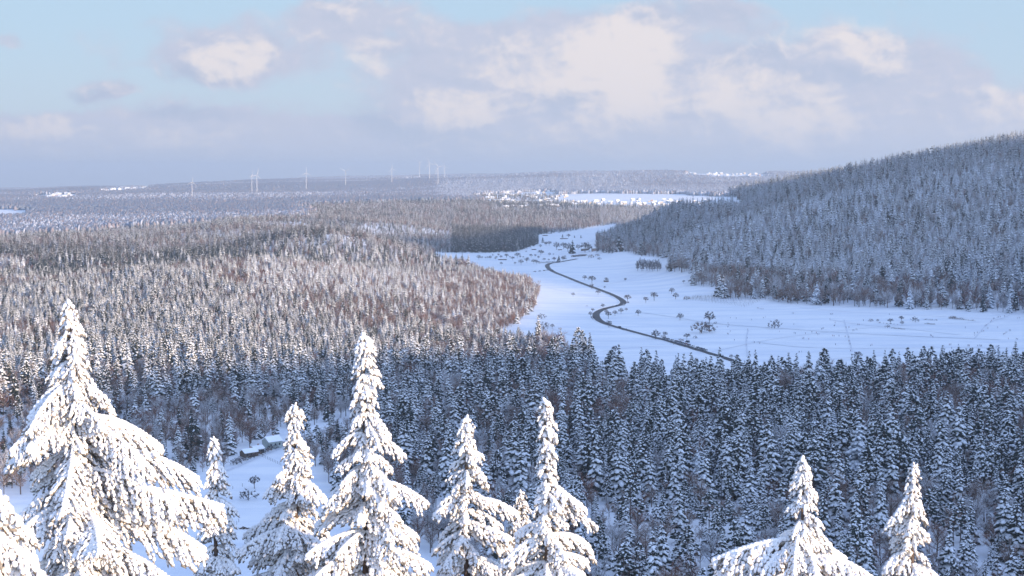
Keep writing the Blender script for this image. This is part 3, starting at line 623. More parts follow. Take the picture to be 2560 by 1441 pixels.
# ------------------------------------------------------------------ foreground spruces
def hero(apex, dist, prof, seed, label, lean=0.0, bare_top=0.0, cover=1.0, dens=1.0, group='large snow-covered spruces in the foreground', leader=0):
    """prof: (pixels below the apex, half width left, half width right), as measured; turned into metres at the tree's own distance"""
    r = np.random.default_rng(seed); m = dist / F_PX
    rr = ray(*apex); k = dist / math.hypot(rr[0], rr[1]); ax, ay, az = rr * k
    gz = float(ground_z(ax, ay)); H = az - gz
    P = np.array(prof, float) * m; P = np.vstack([P, [P[-1, 0] + 3.0, P[-1, 1] * 1.25 + .3, P[-1, 2] * 1.25 + .3], [H + 1, max(2.8, P[-1, 1] * 1.6), max(2.8, P[-1, 2] * 1.6)]])
    fine = min(1.0, max(.74, dist / 40)); vis = (1441 - apex[1]) * m + 1.2                     # metres of crown that the photograph shows
    tk, fo, sn = Geo(), Geo(), Geo()
    ln = lambda dz: np.array([lean * min(dz, 6) * .5, 0, 0])
    base = np.array([ax, ay, gz]) ; A0 = np.array([0, 0, H])
    zz = np.linspace(0, H, 24); tk.tube([np.array([0, 0, z]) + ln(H - z) - ln(0) for z in zz], np.linspace(.30, .018, 24), 8)
    def reach(dz, a):
        l = np.interp(dz, P[:, 0], P[:, 1]); rt = np.interp(dz, P[:, 0], P[:, 2]); c = math.cos(a); w = .5 + .5 * c
        side = l * (1 - w) + rt * w; return side * (.55 + .45 * abs(c)) + .05 * (1 - abs(c))
    C, D, L, R = [], [], [], []; FC, FD, FL, FR = [], [], [], []; TW0, TW1 = [], []
    def pod(c, d, l, rad, keep=1.0):
        if r.random() < cover * keep: C.append(c + [0, 0, rad * .35]); D.append(d); L.append(l); R.append(rad)
        if r.random() < .92: FC.append(c - [0, 0, rad * .6]); FD.append(d + r.normal(0, .2, 3)); FL.append(l * 1.05); FR.append(rad * .80)
    def twig(p, d, l, rad):
        n = max(1, int(l / (.085 / dens * (rad / .05)))); d = d / np.linalg.norm(d); prev = p
        for i in range(n + 1):
            t = (i + .4) / (n + 1); q = p + d * l * t + np.array([0, 0, -.35 * l * t * t])
            pod(q + r.normal(0, rad * .35, 3), d + r.normal(0, .28, 3) + [0, 0, -.45 * t], rad * r.uniform(1.2, 2.2), rad * r.uniform(.7, 1.45))
        TW0.append(p); TW1.append(p + d * l + [0, 0, -.35 * l])
    # leader with small pods
    dz = .0
    while dz < .5:
        p = A0 - [0, 0, dz] + ln(dz)
        if leader and dz < .36:
            a = r.uniform(0, 6.28); pod(p + np.array([math.cos(a), math.sin(a), .2]) * .07, np.array([math.cos(a), math.sin(a), .8]), .07, .035)
        else: pod(p + r.normal(0, .025, 3), np.array([r.normal(0, .3), r.normal(0, .3), 1]), .09, .055)
        dz += .055
    dz = .10; ph = r.uniform(0, 6.28)
    while dz < H - 2:
        seen = dz < vis; step = (.17 + .05 * min(dz, 4)) if seen else .8
        nb = int(r.integers(4, 8)) if seen else 4
        ph += r.uniform(.5, 1.5)
        for b in range(nb):
            if dz > .8 and r.random() < .13: continue
            a = ph + b / nb * 6.283 + r.uniform(-.3, .3)
            droop = r.uniform(.45, 1.0) if dz < 4 else r.uniform(.35, .75)
            rc = .2
            for _ in range(4): rc = reach(dz + rc * droop / (1 + .4 * rc), a)
            Lb = rc * r.choice([r.uniform(.4, .7), r.uniform(.7, .95), r.uniform(.92, 1.05)]);
            if Lb < .08: Lb = .08
            dh = np.array([math.cos(a), math.sin(a), 0]); o = A0 - [0, 0, dz] + ln(dz)
            sw = r.uniform(-.25, .25); pe = r.uniform(1.5, 2.3); ri = r.uniform(.05, .3)
            droop = droop / (1 + .4 * Lb)
            curve = lambda t: o + dh * Lb * t + np.array([-dh[1], dh[0], 0]) * sw * Lb * t * t + np.array([0, 0, ri * Lb * t - (droop + ri) * Lb * t ** pe])
            tk.tube([curve(t) for t in (0, .33, .66, .97)], [.012 + .012 * Lb, .010 + .009 * Lb, .012, .006], 4)
            hv = r.choice([.88, 1.0, 1.14]); side = np.array([-dh[1], dh[0], 0]); rad = hv * (.036 + .005 * min(Lb, 2.5)) * fine if seen else .13 * hv
            s = .10 if Lb > .3 else 0
            stepb = (.10 * fine / dens) if seen else .5
            while s < Lb:
                t = s / Lb; p = curve(t); tan = curve(min(1, t + .05)) - p; tan /= np.linalg.norm(tan) + 1e-9
                pod(p + [0, 0, .02], tan + r.normal(0, .1, 3), rad * 2.3, rad * 1.7)
                if Lb > .22:
                    tl = (.18 + .44 * min(Lb, 2.6) * (.42 + .58 * math.sin(math.pi * min(1, t * .9 + .08))) * .55) * (1.0 if t < .85 else .7)
                    for sg in (-1, 1):
                        if r.random() < .9:
                            twig(p, tan * .75 + side * sg * r.uniform(.5, 1.0) + [0, 0, -r.uniform(.15, .75)], tl * r.uniform(.6, 1.15) * min(1, (Lb - s) / .35 + .35), rad)
                s += stepb * r.uniform(.8, 1.25)
            twig(curve(.93), curve(1.0) - curve(.9), .14, rad)
        dz += step * r.uniform(.75, 1.25)
    lumps(sn, C, D, L, R, .85, .17, (ICO, ICOF), r); lumps(fo, FC, FD, FL, FR, 1.0, .55, (OCT, OCTF), r)
    ribbons(tk, TW0, TW1, .018, r)
    e = bpy.data.objects.new('snowy_spruce', None); COL.objects.link(e); e.location = base
    link('trunk', tk.mesh('trunk', [M_BARK]), e); link('crown', fo.mesh('crown', [M_HNEEDLE]), e); link('snow_cover', sn.mesh('snow_cover', [M_HSNOW]), e)
    tag(e, label, 'spruce tree', group); print('hero', label[:30], len(C), round(H, 1))
    return e
hero((172, 752), 29, [(0, 8, 8), (50, 22, 24), (80, 45, 32), (100, 52, 36), (150, 52, 68), (200, 70, 74), (240, 90, 140), (270, 150, 160), (330, 200, 180), (360, 190, 235), (440, 205, 345), (540, 160, 370), (600, 180, 392), (690, 230, 405)], 301,
     'huge white spruce filling the lower left, its top thick with snow', lean=.012)
hero((535, 1095), 42, [(0, 10, 8), (40, 14, 14), (60, 8, 8), (85, 22, 24), (145, 30, 36), (190, 40, 64), (235, 44, 55), (300, 60, 64), (350, 70, 70)], 302,
     'slim small white spruce just right of the huge lower left spruce', leader=1)
hero((737, 1012), 42, [(0, 6, 4), (22, 22, 22), (52, 26, 26), (62, 8, 8), (95, 26, 28), (150, 48, 52), (190, 82, 75), (255, 95, 98), (310, 112, 104), (350, 165, 118), (385, 170, 130), (430, 180, 140)], 303,
     'white spruce with a sparse crooked tip in front of the sheds', leader=1, cover=.93)
hero((910, 838), 38, [(0, 12, 14), (25, 25, 32), (60, 22, 22), (115, 30, 46), (170, 44, 46), (215, 36, 62), (250, 44, 100), (300, 92, 112), (330, 70, 95), (400, 108, 142), (470, 130, 180), (530, 165, 190), (600, 185, 200)], 304,
     'tallest white spruce of the middle foreground, knob of snow on its top')
hero((1165, 1045), 42, [(0, 8, 16), (30, 20, 18), (60, 32, 28), (110, 46, 52), (140, 88, 56), (185, 70, 88), (230, 84, 118), (260, 92, 142), (350, 102, 140), (400, 110, 150)], 305,
     'middle white spruce with darker lower boughs, left of the leaning-tip spruce', cover=.9)
hero((1362, 1000), 38, [(0, 12, 14), (30, 18, 28), (75, 14, 30), (110, 16, 28), (180, 26, 34), (215, 36, 50), (265, 34, 90), (300, 40, 148), (345, 80, 110), (390, 125, 170), (425, 135, 225), (450, 140, 225)], 306,
     'white spruce with a thin column-like top and long right-hand boughs', lean=.035)
hero((2008, 1148), 38, [(0, 5, 6), (55, 26, 26), (100, 34, 40), (145, 45, 56), (185, 58, 74), (225, 80, 82), (250, 215, 95), (290, 225, 180)], 307,
     'white spruce in the lower right with very wide low boughs')
hero((2285, 1160), 42, [(0, 10, 6), (40, 14, 18), (80, 24, 30), (110, 28, 42), (150, 84, 44), (180, 50, 56), (240, 94, 66), (280, 80, 96)], 308,
     'narrow white spruce at the lower right, right of the wide-boughed one', leader=1, cover=.92)
hero((-40, 1215), 17, [(0, 10, 16), (40, 30, 45), (90, 70, 90), (150, 100, 130), (226, 150, 190)], 309,
     'nearest white boughs in the extreme lower left corner')
hero((1302, 1228), 58, [(0, 8, 8), (60, 30, 32), (120, 55, 60), (180, 70, 75), (246, 80, 90)], 311,
     'half-bare darker spruce standing behind the column-topped spruce', cover=.42)

# ------------------------------------------------------------------ road
M_ASPH = mat('wet_asphalt', (.028, .028, .036), .6, (.045, .042, .05), .4)
M_TRACK = mat('trodden_snow', (.62, .64, .70), .8, (.76, .77, .81), .3)
def catmull(P, n=10):
    P = np.array(P, float); Q = np.vstack([2 * P[0] - P[1], P, 2 * P[-1] - P[-2]]); out = []
    for i in range(1, len(Q) - 2):
        for t in np.arange(n) / n:
            a, b, c, d = Q[i - 1], Q[i], Q[i + 1], Q[i + 2]
            out.append(.5 * ((2 * b) + (-a + c) * t + (2 * a - 5 * b + 4 * c - d) * t * t + (-a + 3 * b - 3 * c + d) * t ** 3))
    out.append(P[-1]); return np.array(out)
def strip(name, pts, w, m, lift=.25, n=10):
    C2 = catmull([at(*p)[:2] for p in pts], n); t = np.gradient(C2, axis=0); t /= np.linalg.norm(t, axis=1)[:, None]; s = np.c_[t[:, 1], -t[:, 0]]
    rows = []
    for q in (-.5, -.17, .17, .5):
        p = C2 + s * w * q; rows.append(np.c_[p, np.maximum(ground_z(p[:, 0], p[:, 1]), ground_z(C2[:, 0], C2[:, 1])) + lift])
    V = np.stack(rows, 1); k = len(C2); idx = np.arange(k * 4).reshape(k, 4)
    F = np.stack([idx[:-1, :-1], idx[1:, :-1], idx[1:, 1:], idx[:-1, 1:]], -1).reshape(-1, 4)
    o = link(name, build_mesh(name, V.reshape(-1, 3), [F[:, ::-1]], [m])); o['kind'] = 'structure'; return C2
RZ = lambda x, y: (1250 + x / 3.938, 560 + y / 3.938)
ROAD = strip('road', [RZ(*p) for p in [(760, 345), (640, 368), (560, 382), (500, 390), (466, 408), (478, 440), (530, 475), (640, 520), (800, 585), (950, 640), (1080, 690), (1165, 730), (1212, 766), (1205, 790), (1160, 806), (1090, 822), (1010, 845),
        (958, 875), (946, 905), (972, 948), (1050, 990), (1200, 1035), (1400, 1090), (1550, 1130), (1700, 1170), (1900, 1230), (2100, 1290), (2250, 1335), (2350, 1372), (2480, 1425)]], 7.5, M_ASPH)
strip('farm_lane', [(560, 1180), (600, 1164), (650, 1142), (700, 1122), (760, 1098), (830, 1072), (885, 1055)], 2.6, M_TRACK, .2)
for i, tr in enumerate([[(1590, 781), (1640, 787), (1700, 796), (1760, 806), (1850, 815), (1960, 822), (2100, 832), (2300, 842), (2500, 850)],
           [(1868, 892), (1866, 850), (1870, 826)], [(2075, 800), (2150, 812), (2260, 822), (2400, 838)],
           [(2130, 880), (2122, 845), (2110, 800)], [(2435, 848), (2470, 810), (2510, 795), (2540, 780)], [(1880, 855), (2000, 868), (2160, 872), (2420, 870), (2600, 872)]]):
    strip('footpath', tr, 1.3 if i != 0 else 1.8, M_TRACK, .2, 8)

def bank(off):
    t = np.gradient(ROAD, axis=0); t /= np.linalg.norm(t, axis=1)[:, None]; q = np.c_[t[:, 1], -t[:, 0]]; rows = []
    r = np.random.default_rng(int(abs(off) * 10)); hh = .25 + .45 * vnoise(ROAD[:, 0], ROAD[:, 1], 9, 4)
    for o_, z_ in ((-.8, -.1), (-.3, 1), (.3, .9), (.9, -.2)):
        p = ROAD + q * (off + o_); rows.append(np.c_[p, ground_z(p[:, 0], p[:, 1]) + np.where(z_ > 0, hh * z_, z_) + .12])
    V = np.stack(rows, 1); k = len(ROAD); idx = np.arange(k * 4).reshape(k, 4); F = np.stack([idx[:-1, :-1], idx[1:, :-1], idx[1:, 1:], idx[:-1, 1:]], -1).reshape(-1, 4)
    o = link('snow_bank', build_mesh('snow_bank', V.reshape(-1, 3), [F[:, ::-1]], [M_GROUND])); o['kind'] = 'structure'
bank(4.4)
for tr in ([(1650, 660), (1600, 690), (1480, 720)], [(1500, 880), (1600, 868), (1700, 866)], [(1780, 880), (1950, 846), (2200, 818), (2450, 806)], 
           [(2000, 770), (2150, 782), (2350, 792), (2560, 800)], [(2050, 900), (2250, 886), (2500, 878)], [(1340, 800), (1400, 830), (1480, 850), (1560, 852)], [(1370, 720), (1440, 735), (1500, 742)]):
    strip('ski_trail', tr, .9, M_TRACK, .18, 8)

# ------------------------------------------------------------------ lone trees, orchard trees, bushes
Z4 = lambda x, y: RZ(x, y); Z7 = lambda x, y: (1120 + x / 8.533, 580 + y / 8.533); Z5 = lambda x, y: (1300 + x / 9.846, 560 + y / 9.846); Z3 = lambda x, y: (1850 + x / 3.606, 620 + y / 3.606)
M_DTWIG = mat('dark_twigs', (.045, .036, .046), .9, (.065, .048, .056), .6, rnd=.2)
ORCH = [three('orchard_tree', proto_fruit(10, R_, s, c, lw, 1.5), (M_BARK, M_DTWIG, M_SNOW)) for s, c, R_, lw in ((61, .06, 5.0, .28), (62, .03, 4.2, .3), (63, .08, 5.6, .33), (64, .05, 4.6, .24))]
BUSH = [three('bush', proto_fruit(6, 5.0, s, c, .04, 1.3, 40), (M_BARK, m, M_SNOW)) for s, c, m in ((71, .06, M_DTWIG), (72, .04, M_TWIG))]
THIN = [three('slender_tree', proto_bare(12, 2.6, s, .1, low=.2, tw=1.6), (M_BARK, M_DTWIG, M_SNOW)) for s in (91, 92)]
CONE = [three('small_conifer', proto_spruce(12, 3.4, s, c), CONIF) for s, c in ((81, .25), (82, .35))]
_used = {}
def plant(fam, H, px, py, hpx, label, cat, group=None):
    p = at(px, py); h = hpx * dist_px(p); k = random.randrange(len(fam)); root = fam[k]; s = h / H; a = random.uniform(0, 6.28)
    if id(root) not in _used and root.name not in _used:
        _used[root.name] = 1; o = root; o.location = [float(v) for v in p]; o.rotation_euler = (0, 0, a); o.scale = (s, s, s)
    else: o = copy_tree(root, p, a, s)
    tag(o, label, cat, group); return o
G_M = 'scattered fruit trees on the big meadow'
near = [(835, 556, 52, 'dark fruit tree, left one of the pair above the upper road stretch'), (905, 585, 72, 'broad dark fruit tree, right one of the pair above the upper road stretch'), (902, 642, 55, 'small bare tree on the verge of the straight upper road'),
 (1048, 575, 50, 'spreading tree over a small hut in the upper meadow'), (1235, 565, 36, 'lone small tree right of the hut tree in the upper meadow'), (1808, 588, 36, 'left of two tiny trees beside the wood corner'), (1860, 580, 28, 'right of two tiny trees beside the wood corner'),
 (720, 715, 40, 'pale sunlit tree on the sunny snow left of the road'), (965, 700, 45, 'sunlit bare tree at the left verge before the bend'), (1030, 640, 28, 'faint little tree just right of the straight upper road'), (1256, 765, 66, 'leaning thin-trunked tree above the right-hand road bend'),
 (1435, 780, 66, 'round dark fruit tree, left of the two tall ones right of the bend'), (1517, 757, 92, 'tall narrow dark tree right of the road bend'), (1690, 690, 62, 'upper one of two touching trees in mid meadow'), (1728, 742, 66, 'lower one of two touching trees in mid meadow'),
 (1012, 830, 46, 'umbrella-shaped tree just above the hairpin road'), (912, 870, 42, 'upper of the trees outside the left hairpin curve'), (890, 912, 50, 'middle tree outside the left hairpin curve'), (915, 948, 46, 'lowest tree hugging the outside of the left hairpin curve'),
 (1045, 885, 46, 'upper tree inside the left hairpin curve'), (1066, 935, 80, 'taller tree inside the left hairpin curve'), (1132, 905, 56, 'dark round tree inside the loop, left of three in a row'), (1192, 885, 58, 'middle one of three trees in a row inside the loop'), (1243, 862, 36, 'small right one of three trees in a row inside the loop'),
 (1360, 905, 62, 'wide flat-topped fruit tree right of the loop'), (1072, 1020, 74, 'dark tree overhanging the road below the hairpin'), (1772, 950, 74, 'neat fan-shaped bare tree alone on the white slope'), (2060, 985, 128, 'tall round bare tree above the thicket on the meadow'),
 (1532, 1140, 98, 'dark fruit tree beside the road just before the parked cars'), (1625, 1118, 62, 'thin tree behind the first parked cars'), (1840, 1140, 60, 'bare sapling cluster beyond the parked cars'), (1135, 1280, 78, 'slender lone sapling on the lower meadow'),
 (2275, 1330, 46, 'faint sapling beside the lower end of the road'), (515, 1030, 48, 'thin sapling right of the reddish bush at the wood edge')]
for (x, y, h, l) in near: plant(ORCH, 10, *Z4(x, y), h / 3.938, l, 'fruit tree', G_M)
for (x, y, h, l) in [(1065, 1010, 72, 'single dark-crowned tree right at the top edge of the near wood'), (1240, 670, 28, 'tiny sapling left of the hedge remnants on the ski meadow'), (1355, 685, 46, 'thin sapling in the middle of the hedge remnants'), (1455, 662, 46, 'upper of two saplings one above the other on the ski meadow'), (1460, 698, 40, 'lower of two saplings one above the other on the ski meadow')]:
    plant(ORCH, 10, *Z3(x, y), h / 3.606, l, 'tree', G_M)
plant(ORCH, 10, 636, 1222, 34, 'rounded bare tree in the small field, upper of two', 'tree', 'two trees in the small field')
for (z, x, y, h, w, l) in [(Z4, 410, 938, 58, 3.9, 'brown bush on the sunny edge left of the meadow'), (Z4, 430, 1045, 82, 3.9, 'larger reddish bush at the tip of the left wood'), (Z4, 1985, 1078, 128, 3.9, 'dense bare thicket below the tall round meadow tree'), (Z4, 2060, 1065, 90, 3.9, 'right-hand part of the bare thicket on the meadow'),
     (Z4, 2122, 985, 24, 3.9, 'low scrub just right of the tall round meadow tree'), (Z4, 1920, 1130, 28, 3.9, 'low scrub right of the saplings beyond the cars'), (Z4, 1605, 1125, 36, 3.9, 'dark bush at the start of the parked car row'), (Z4, 1780, 1165, 40, 3.9, 'bush behind the middle of the parked car row'),
     (Z4, 1838, 750, 44, 3.9, 'reddish bush at the left tip of the sapling plantation'), (Z4, 590, 1040, 22, 3.9, 'tiny scrub trailing from the reddish bush'), (Z3, 310, 728, 80, 3.6, 'lone reddish brown bush on the ski meadow'), (Z3, 1580, 670, 48, 3.6, 'round fan-shaped bush right of the hedge remnants'),
     (Z3, 1180, 665, 28, 3.6, 'small bush at the left end of the hedge remnants'), (Z3, 1330, 722, 30, 3.6, 'little bush below the hedge remnants'), (Z3, 430, 490, 135, 3.6, 'big bare bush-like tree standing out from the wood edge')]:
    plant(BUSH, 6, *z(x, y), h / w, l, 'bush', 'bushes on the big meadow')
plant(BUSH, 6, 622, 1252, 30, 'wide low bare bush in the small field, lower of two', 'bush', 'two trees in the small field')
for k, (x0, x1, y0, y1, n) in enumerate([(1370, 1480, 728, 738, 7), (1660, 1770, 650, 658, 7), (1670, 1750, 688, 694, 5), (1895, 2120, 640, 662, 12), (1260, 1420, 680, 694, 6)]):
    for i in range(n):
        t = i / (n - 1); plant(BUSH, 6, *Z3(x0 + (x1 - x0) * t, y0 + (y1 - y0) * t), random.uniform(2, 4.5) if k != 3 else random.uniform(3, 9) * (1.2 - .8 * t),
            ['low scrub in the lowest hedge remnant on the ski meadow', 'low scrub in the upper hedge remnant on the ski meadow', 'low scrub in the middle right hedge remnant on the ski meadow', 'scrub in the long dark hedge near the right edge of the meadow', 'scrub in the left line of hedge remnants'][k], 'scrub', 'hedge remnants on the meadow')
G_O = 'fruit trees in the old orchard beyond the road bend'
OL = [(660, 600, 110), (730, 570, 50), (800, 572, 46), (845, 575, 50), (900, 585, 80), (955, 515, 42), (1030, 575, 54), (1075, 522, 64), (1130, 570, 72), (1250, 560, 92), (1240, 450, 60), (1310, 440, 60), (1400, 430, 74), (1380, 610, 84), (1480, 560, 112), (1540, 560, 60), (1605, 565, 50), (1560, 705, 125),
      (1680, 665, 112), (1570, 388, 46), (1665, 442, 38), (1770, 550, 76), (1860, 535, 66), (1980, 505, 116), (2165, 512, 72), (2250, 497, 34), (1830, 690, 104), (1890, 690, 95), (1930, 575, 66), (2050, 625, 66), (2150, 625, 54), (2450, 600, 90), (1430, 710, 74), (1135, 722, 86), (1700, 600, 60), (1010, 590, 40), (1320, 560, 50), (2500, 560, 60), (2020, 470, 60)]
for (x, y, h) in OL:
    col = 'far end of the old orchard, towards the houses' if x > 1900 else 'middle of the old orchard left of the road bend' if x > 1300 else 'left end of the old orchard, behind the sunlit wood'
    plant(ORCH, 10, *Z7(x, y), h / 8.533, 'dark leafless fruit tree in the ' + col, 'fruit tree', G_O + ', ' + col[:22])
for (x, y, h, l) in [(1290, 735, 340, 'tall dark conifer beside the farmhouse, tallest in the hamlet'), (955, 940, 170, 'dark conical tree right at the top of the road bend'), (560, 465, 145, 'pointed dark conifer at the right end of the dark wood'), (1045, 340, 95, 'small conifer at the left end of the upper hedge row'),
                     (1500, 350, 80, 'small conifer at the right end of the upper hedge row'), (1340, 345, 70, 'small conifer in the middle of the upper hedge row'), (2450, 680, 430, 'tall snow-flecked spruce at the near tip of the right-hand wood')]:
    plant(CONE, 12, *Z5(x, y), h / 9.846, l, 'conifer', 'conifers around the hamlet')
for (x, y, h, l) in [(900, 640, 200, 'tall bare tree left of the farmhouse, by the shed'), (1075, 620, 160, 'bare tree second from the left in the hamlet'), (1180, 690, 230, 'bare tall tree directly left of the tall dark conifer'), (1430, 650, 150, 'bare tree right of the tall dark conifer'), (1600, 700, 270, 'broad dense tree in front of the farmhouse'),
                     (1700, 690, 200, 'bare tree just left of the white farmhouse roof'), (640, 540, 110, 'left tree of the thicket row by the dark wood'), (720, 540, 110, 'right tree of the thicket row by the dark wood'), (500, 590, 90, 'lower left tree of the thicket row'), (1200, 350, 100, 'round tree of the upper hedge row'),
                     (2050, 720, 110, 'bare tree right of the farmhouse'), (2180, 740, 120, 'bare tree farther right of the farmhouse, by the wood'), (840, 930, 110, 'bare tree at the left of the road bend conifer'), (1060, 920, 120, 'bare tree at the right of the road bend conifer'), (1110, 900, 70, 'small tree right of the road bend conifer')]:
    plant(ORCH, 10, *Z5(x, y), h / 9.846, l, 'tree', 'bare trees around the hamlet')
for i in range(16):
    t = i / 15; plant(BUSH, 6, *Z5(1280 + 340 * t, 822 - 30 * t), 5.5, 'clipped dark hedge bush in the row in front of the hamlet', 'hedge bush', 'hedge in front of the hamlet')
for i in range(9):
    t = i / 8; plant(BUSH, 6, *Z5(480 + 420 * t, 978 - 20 * t), 4.5, 'bush in the short row running into the road bend', 'hedge bush', 'bush row at the road bend')
for (x, y, h, l) in [(1750, 840, 95, 'rounded bush on the snow crest, left of two'), (1905, 800, 75, 'rounded bush on the snow crest below the farmhouse'), (1955, 890, 70, 'lone dark bush lower on the snow crest')]:
    plant(BUSH, 6, *Z5(x, y), h / 9.846, l, 'bush', 'bushes on the snow crest')
for i in range(15):
    t = i / 14; plant(BUSH, 6, 584 + 122 * t, 1164 - 48 * t + random.uniform(-1, 1), random.uniform(10, 16), 'snow-dusted hedge bush in the row below the sheds, along the lane', 'hedge bush', 'hedge along the lane below the sheds')
CL = (1592, 1672, 672)      # detached clump of bare trees on the meadow
for i in range(18):
    t = i / 17; px = 1596 + 54 * (i % 9) / 8 + random.uniform(-2, 2); py = 679 - (i // 9) * 5 - random.uniform(0, 2)
    plant(THIN, 12, px, py, random.uniform(17, 31), 'slender bare tree in the detached clump on the meadow', 'tree', 'detached clump of bare trees on the meadow')
def leftovers():
    for fam in (ORCH, BUSH, CONE, THIN):
        for r_ in fam:
            if r_.name not in _used:
                for c in list(r_.children): bpy.data.objects.remove(c)
                bpy.data.objects.remove(r_)
leftovers()

# young trees of the plantation, in rows, each tied to its stake
def sapling():
    tk, fo, sn = Geo(), Geo(), Geo(); r = np.random.default_rng(5); tk.tube([[0, 0, -.3], [0, 0, 2.6]], [.07, .04], 4); tk.tube([[.25, 0, -.3], [.25, 0, 2.0]], [.06, .06], 4)
    C = [[r.normal(0, .12), r.normal(0, .12), h] for h in np.linspace(.9, 3.6, 9)]; lumps(fo, C, np.tile([0, 0, 1.0], (9, 1)), .38, np.linspace(.48, .12, 9), 1, .4, (OCT, OCTF), r)
    lumps(sn, np.array(C) + [.05, -.05, .18], np.tile([0, 0, 1.0], (9, 1)), .22, np.linspace(.4, .1, 9), 1, .3, (OCT, OCTF), r)
    e = bpy.data.objects.new('plantation_sapling', None); COL.objects.link(e)
    for nm, g, m in (('stem', tk, M_BARK), ('crown', fo, M_NEEDLE), ('snow_cover', sn, M_SNOW)): link(nm, g.mesh(nm, [m]), e)
    return e
def plantation():
    A_, B_, C_, D_ = at(1745, 742), at(1925, 741), at(1862, 768), at(1712, 749)
    first = sapling(); done = 0; nr, nc = 13, 22
    for i in range(nr):
        for j in range(nc):
            a, b = (i + random.uniform(-.12, .12)) / (nr - 1), j / (nc - 1)
            p = (A_ * (1 - b) + B_ * b) * (1 - a) + (D_ * (1 - b) + C_ * b) * a; z = float(ground_z(p[0], p[1])); s = random.uniform(.8, 1.25)
            if done == 0: o = first; o.location = (p[0], p[1], z); done = 1
            else: o = copy_tree(first, (p[0], p[1], z), random.uniform(0, 6), s)
            tag(o, 'staked young conifer in the rows of the plantation by the wood', 'sapling', 'plantation of young trees in rows')
plantation()

# ------------------------------------------------------------------ wind turbines
M_WHITE = mat('turbine_white', (.62, .62, .64), .4, rnd=.03); M_RED = mat('turbine_red', (.55, .06, .04), .5)
def turbine(bx, by, hy, rot, face, label):
    p = at(bx, by); m = dist_px(p); H = (by - hy) * m + 6; R = H * .42
    e = bpy.data.objects.new('wind_turbine', None); COL.objects.link(e); e.location = [float(v) for v in p]; e.rotation_euler = (0, 0, face)
    z = np.array([0, .08, .0801, .11, .1101, 1]) * H
    g = Geo(); g.tube([[0, 0, -8], [0, 0, H * .5], [0, 0, H]], [H * .017, H * .014, H * .010], 12); link('tower', g.mesh('tower', [M_WHITE]), e)
    g = Geo(); g.tube([[0, 0, H * .08], [0, 0, H * .11]], [H * .0172, H * .0171], 12); link('red_band', g.mesh('red_band', [M_RED]), e)
    g = Geo(); g.tube([[0, H * .035, H + .5], [0, H * .03, H + .5], [0, -H * .02, H + .5], [0, -H * .03, H + .5]], [H * .006, H * .017, H * .017, H * .008], 10); link('nacelle', g.mesh('nacelle', [M_WHITE]), e)
    hub = link('hub', None, e); bpy.data.objects.remove(hub)
    g = Geo(); g.tube([[0, -H * .028, H + .5], [0, -H * .045, H + .5], [0, -H * .052, H + .5]], [H * .014, H * .012, H * .003], 8); link('hub', g.mesh('hub', [M_WHITE]), e)
    for b in range(3):
        a = rot + b * 2.0944; d = np.array([math.sin(a), 0, math.cos(a)]); s = np.array([math.cos(a), 0, -math.sin(a)]); c0 = np.array([0, -H * .042, H + .5])
        ts = np.array([0, .06, .2, .6, 1.0]); ch = np.array([.012, .014, .026, .014, .004]) * H * .9
        V = []
        for t, c in zip(ts, ch):
            q = c0 + d * R * t; V += [q - s * c * .35, q + np.array([0, .25 * c, 0]), q + s * c * .65, q - np.array([0, .25 * c, 0])]
        F = [[4 * i + j, 4 * i + (j + 1) % 4, 4 * i + 4 + (j + 1) % 4, 4 * i + 4 + j] for i in range(4) for j in range(4)]; g = Geo(); g.add(V, F + [[0, 1, 2, 3], [19, 18, 17, 16]]); link('blade', g.mesh('blade', [M_WHITE]), e)
    tag(e, label, 'wind turbine', 'white wind turbines on the far hills')
for t in [(480.5, 501, 461, .15, .9, 'leftmost white wind turbine, standing alone far left'), (630, 487, 442, .1, 1.4, 'left one of the close pair of bright wind turbines'), (642.5, 491, 442.5, .3, .5, 'right one of the close pair of bright wind turbines'), (765.5, 480, 436, .0, .6, 'faint wind turbine alone between the pair and the rest'),
          (864, 472, 432, 1.0, .4, 'wind turbine alone, fifth from the left'), (979.5, 465, 425, -.1, .9, 'wind turbine alone, sixth, left of the cluster of five'), (1048.7, 451, 411, 1.1, 1.2, 'leftmost wind turbine of the right-hand cluster'), (1073.6, 456, 412.5, -.35, .3, 'tallest-looking cluster turbine with a red band low on its tower'),
          (1095, 468, 421, -.7, .4, 'nearest, lowest-standing wind turbine of the cluster'), (1089, 444, 426, .5, .7, 'small wind turbine half hidden behind the nearest cluster one'), (1111.5, 452.5, 421, -.3, .8, 'rightmost wind turbine of the cluster')]: turbine(*t)

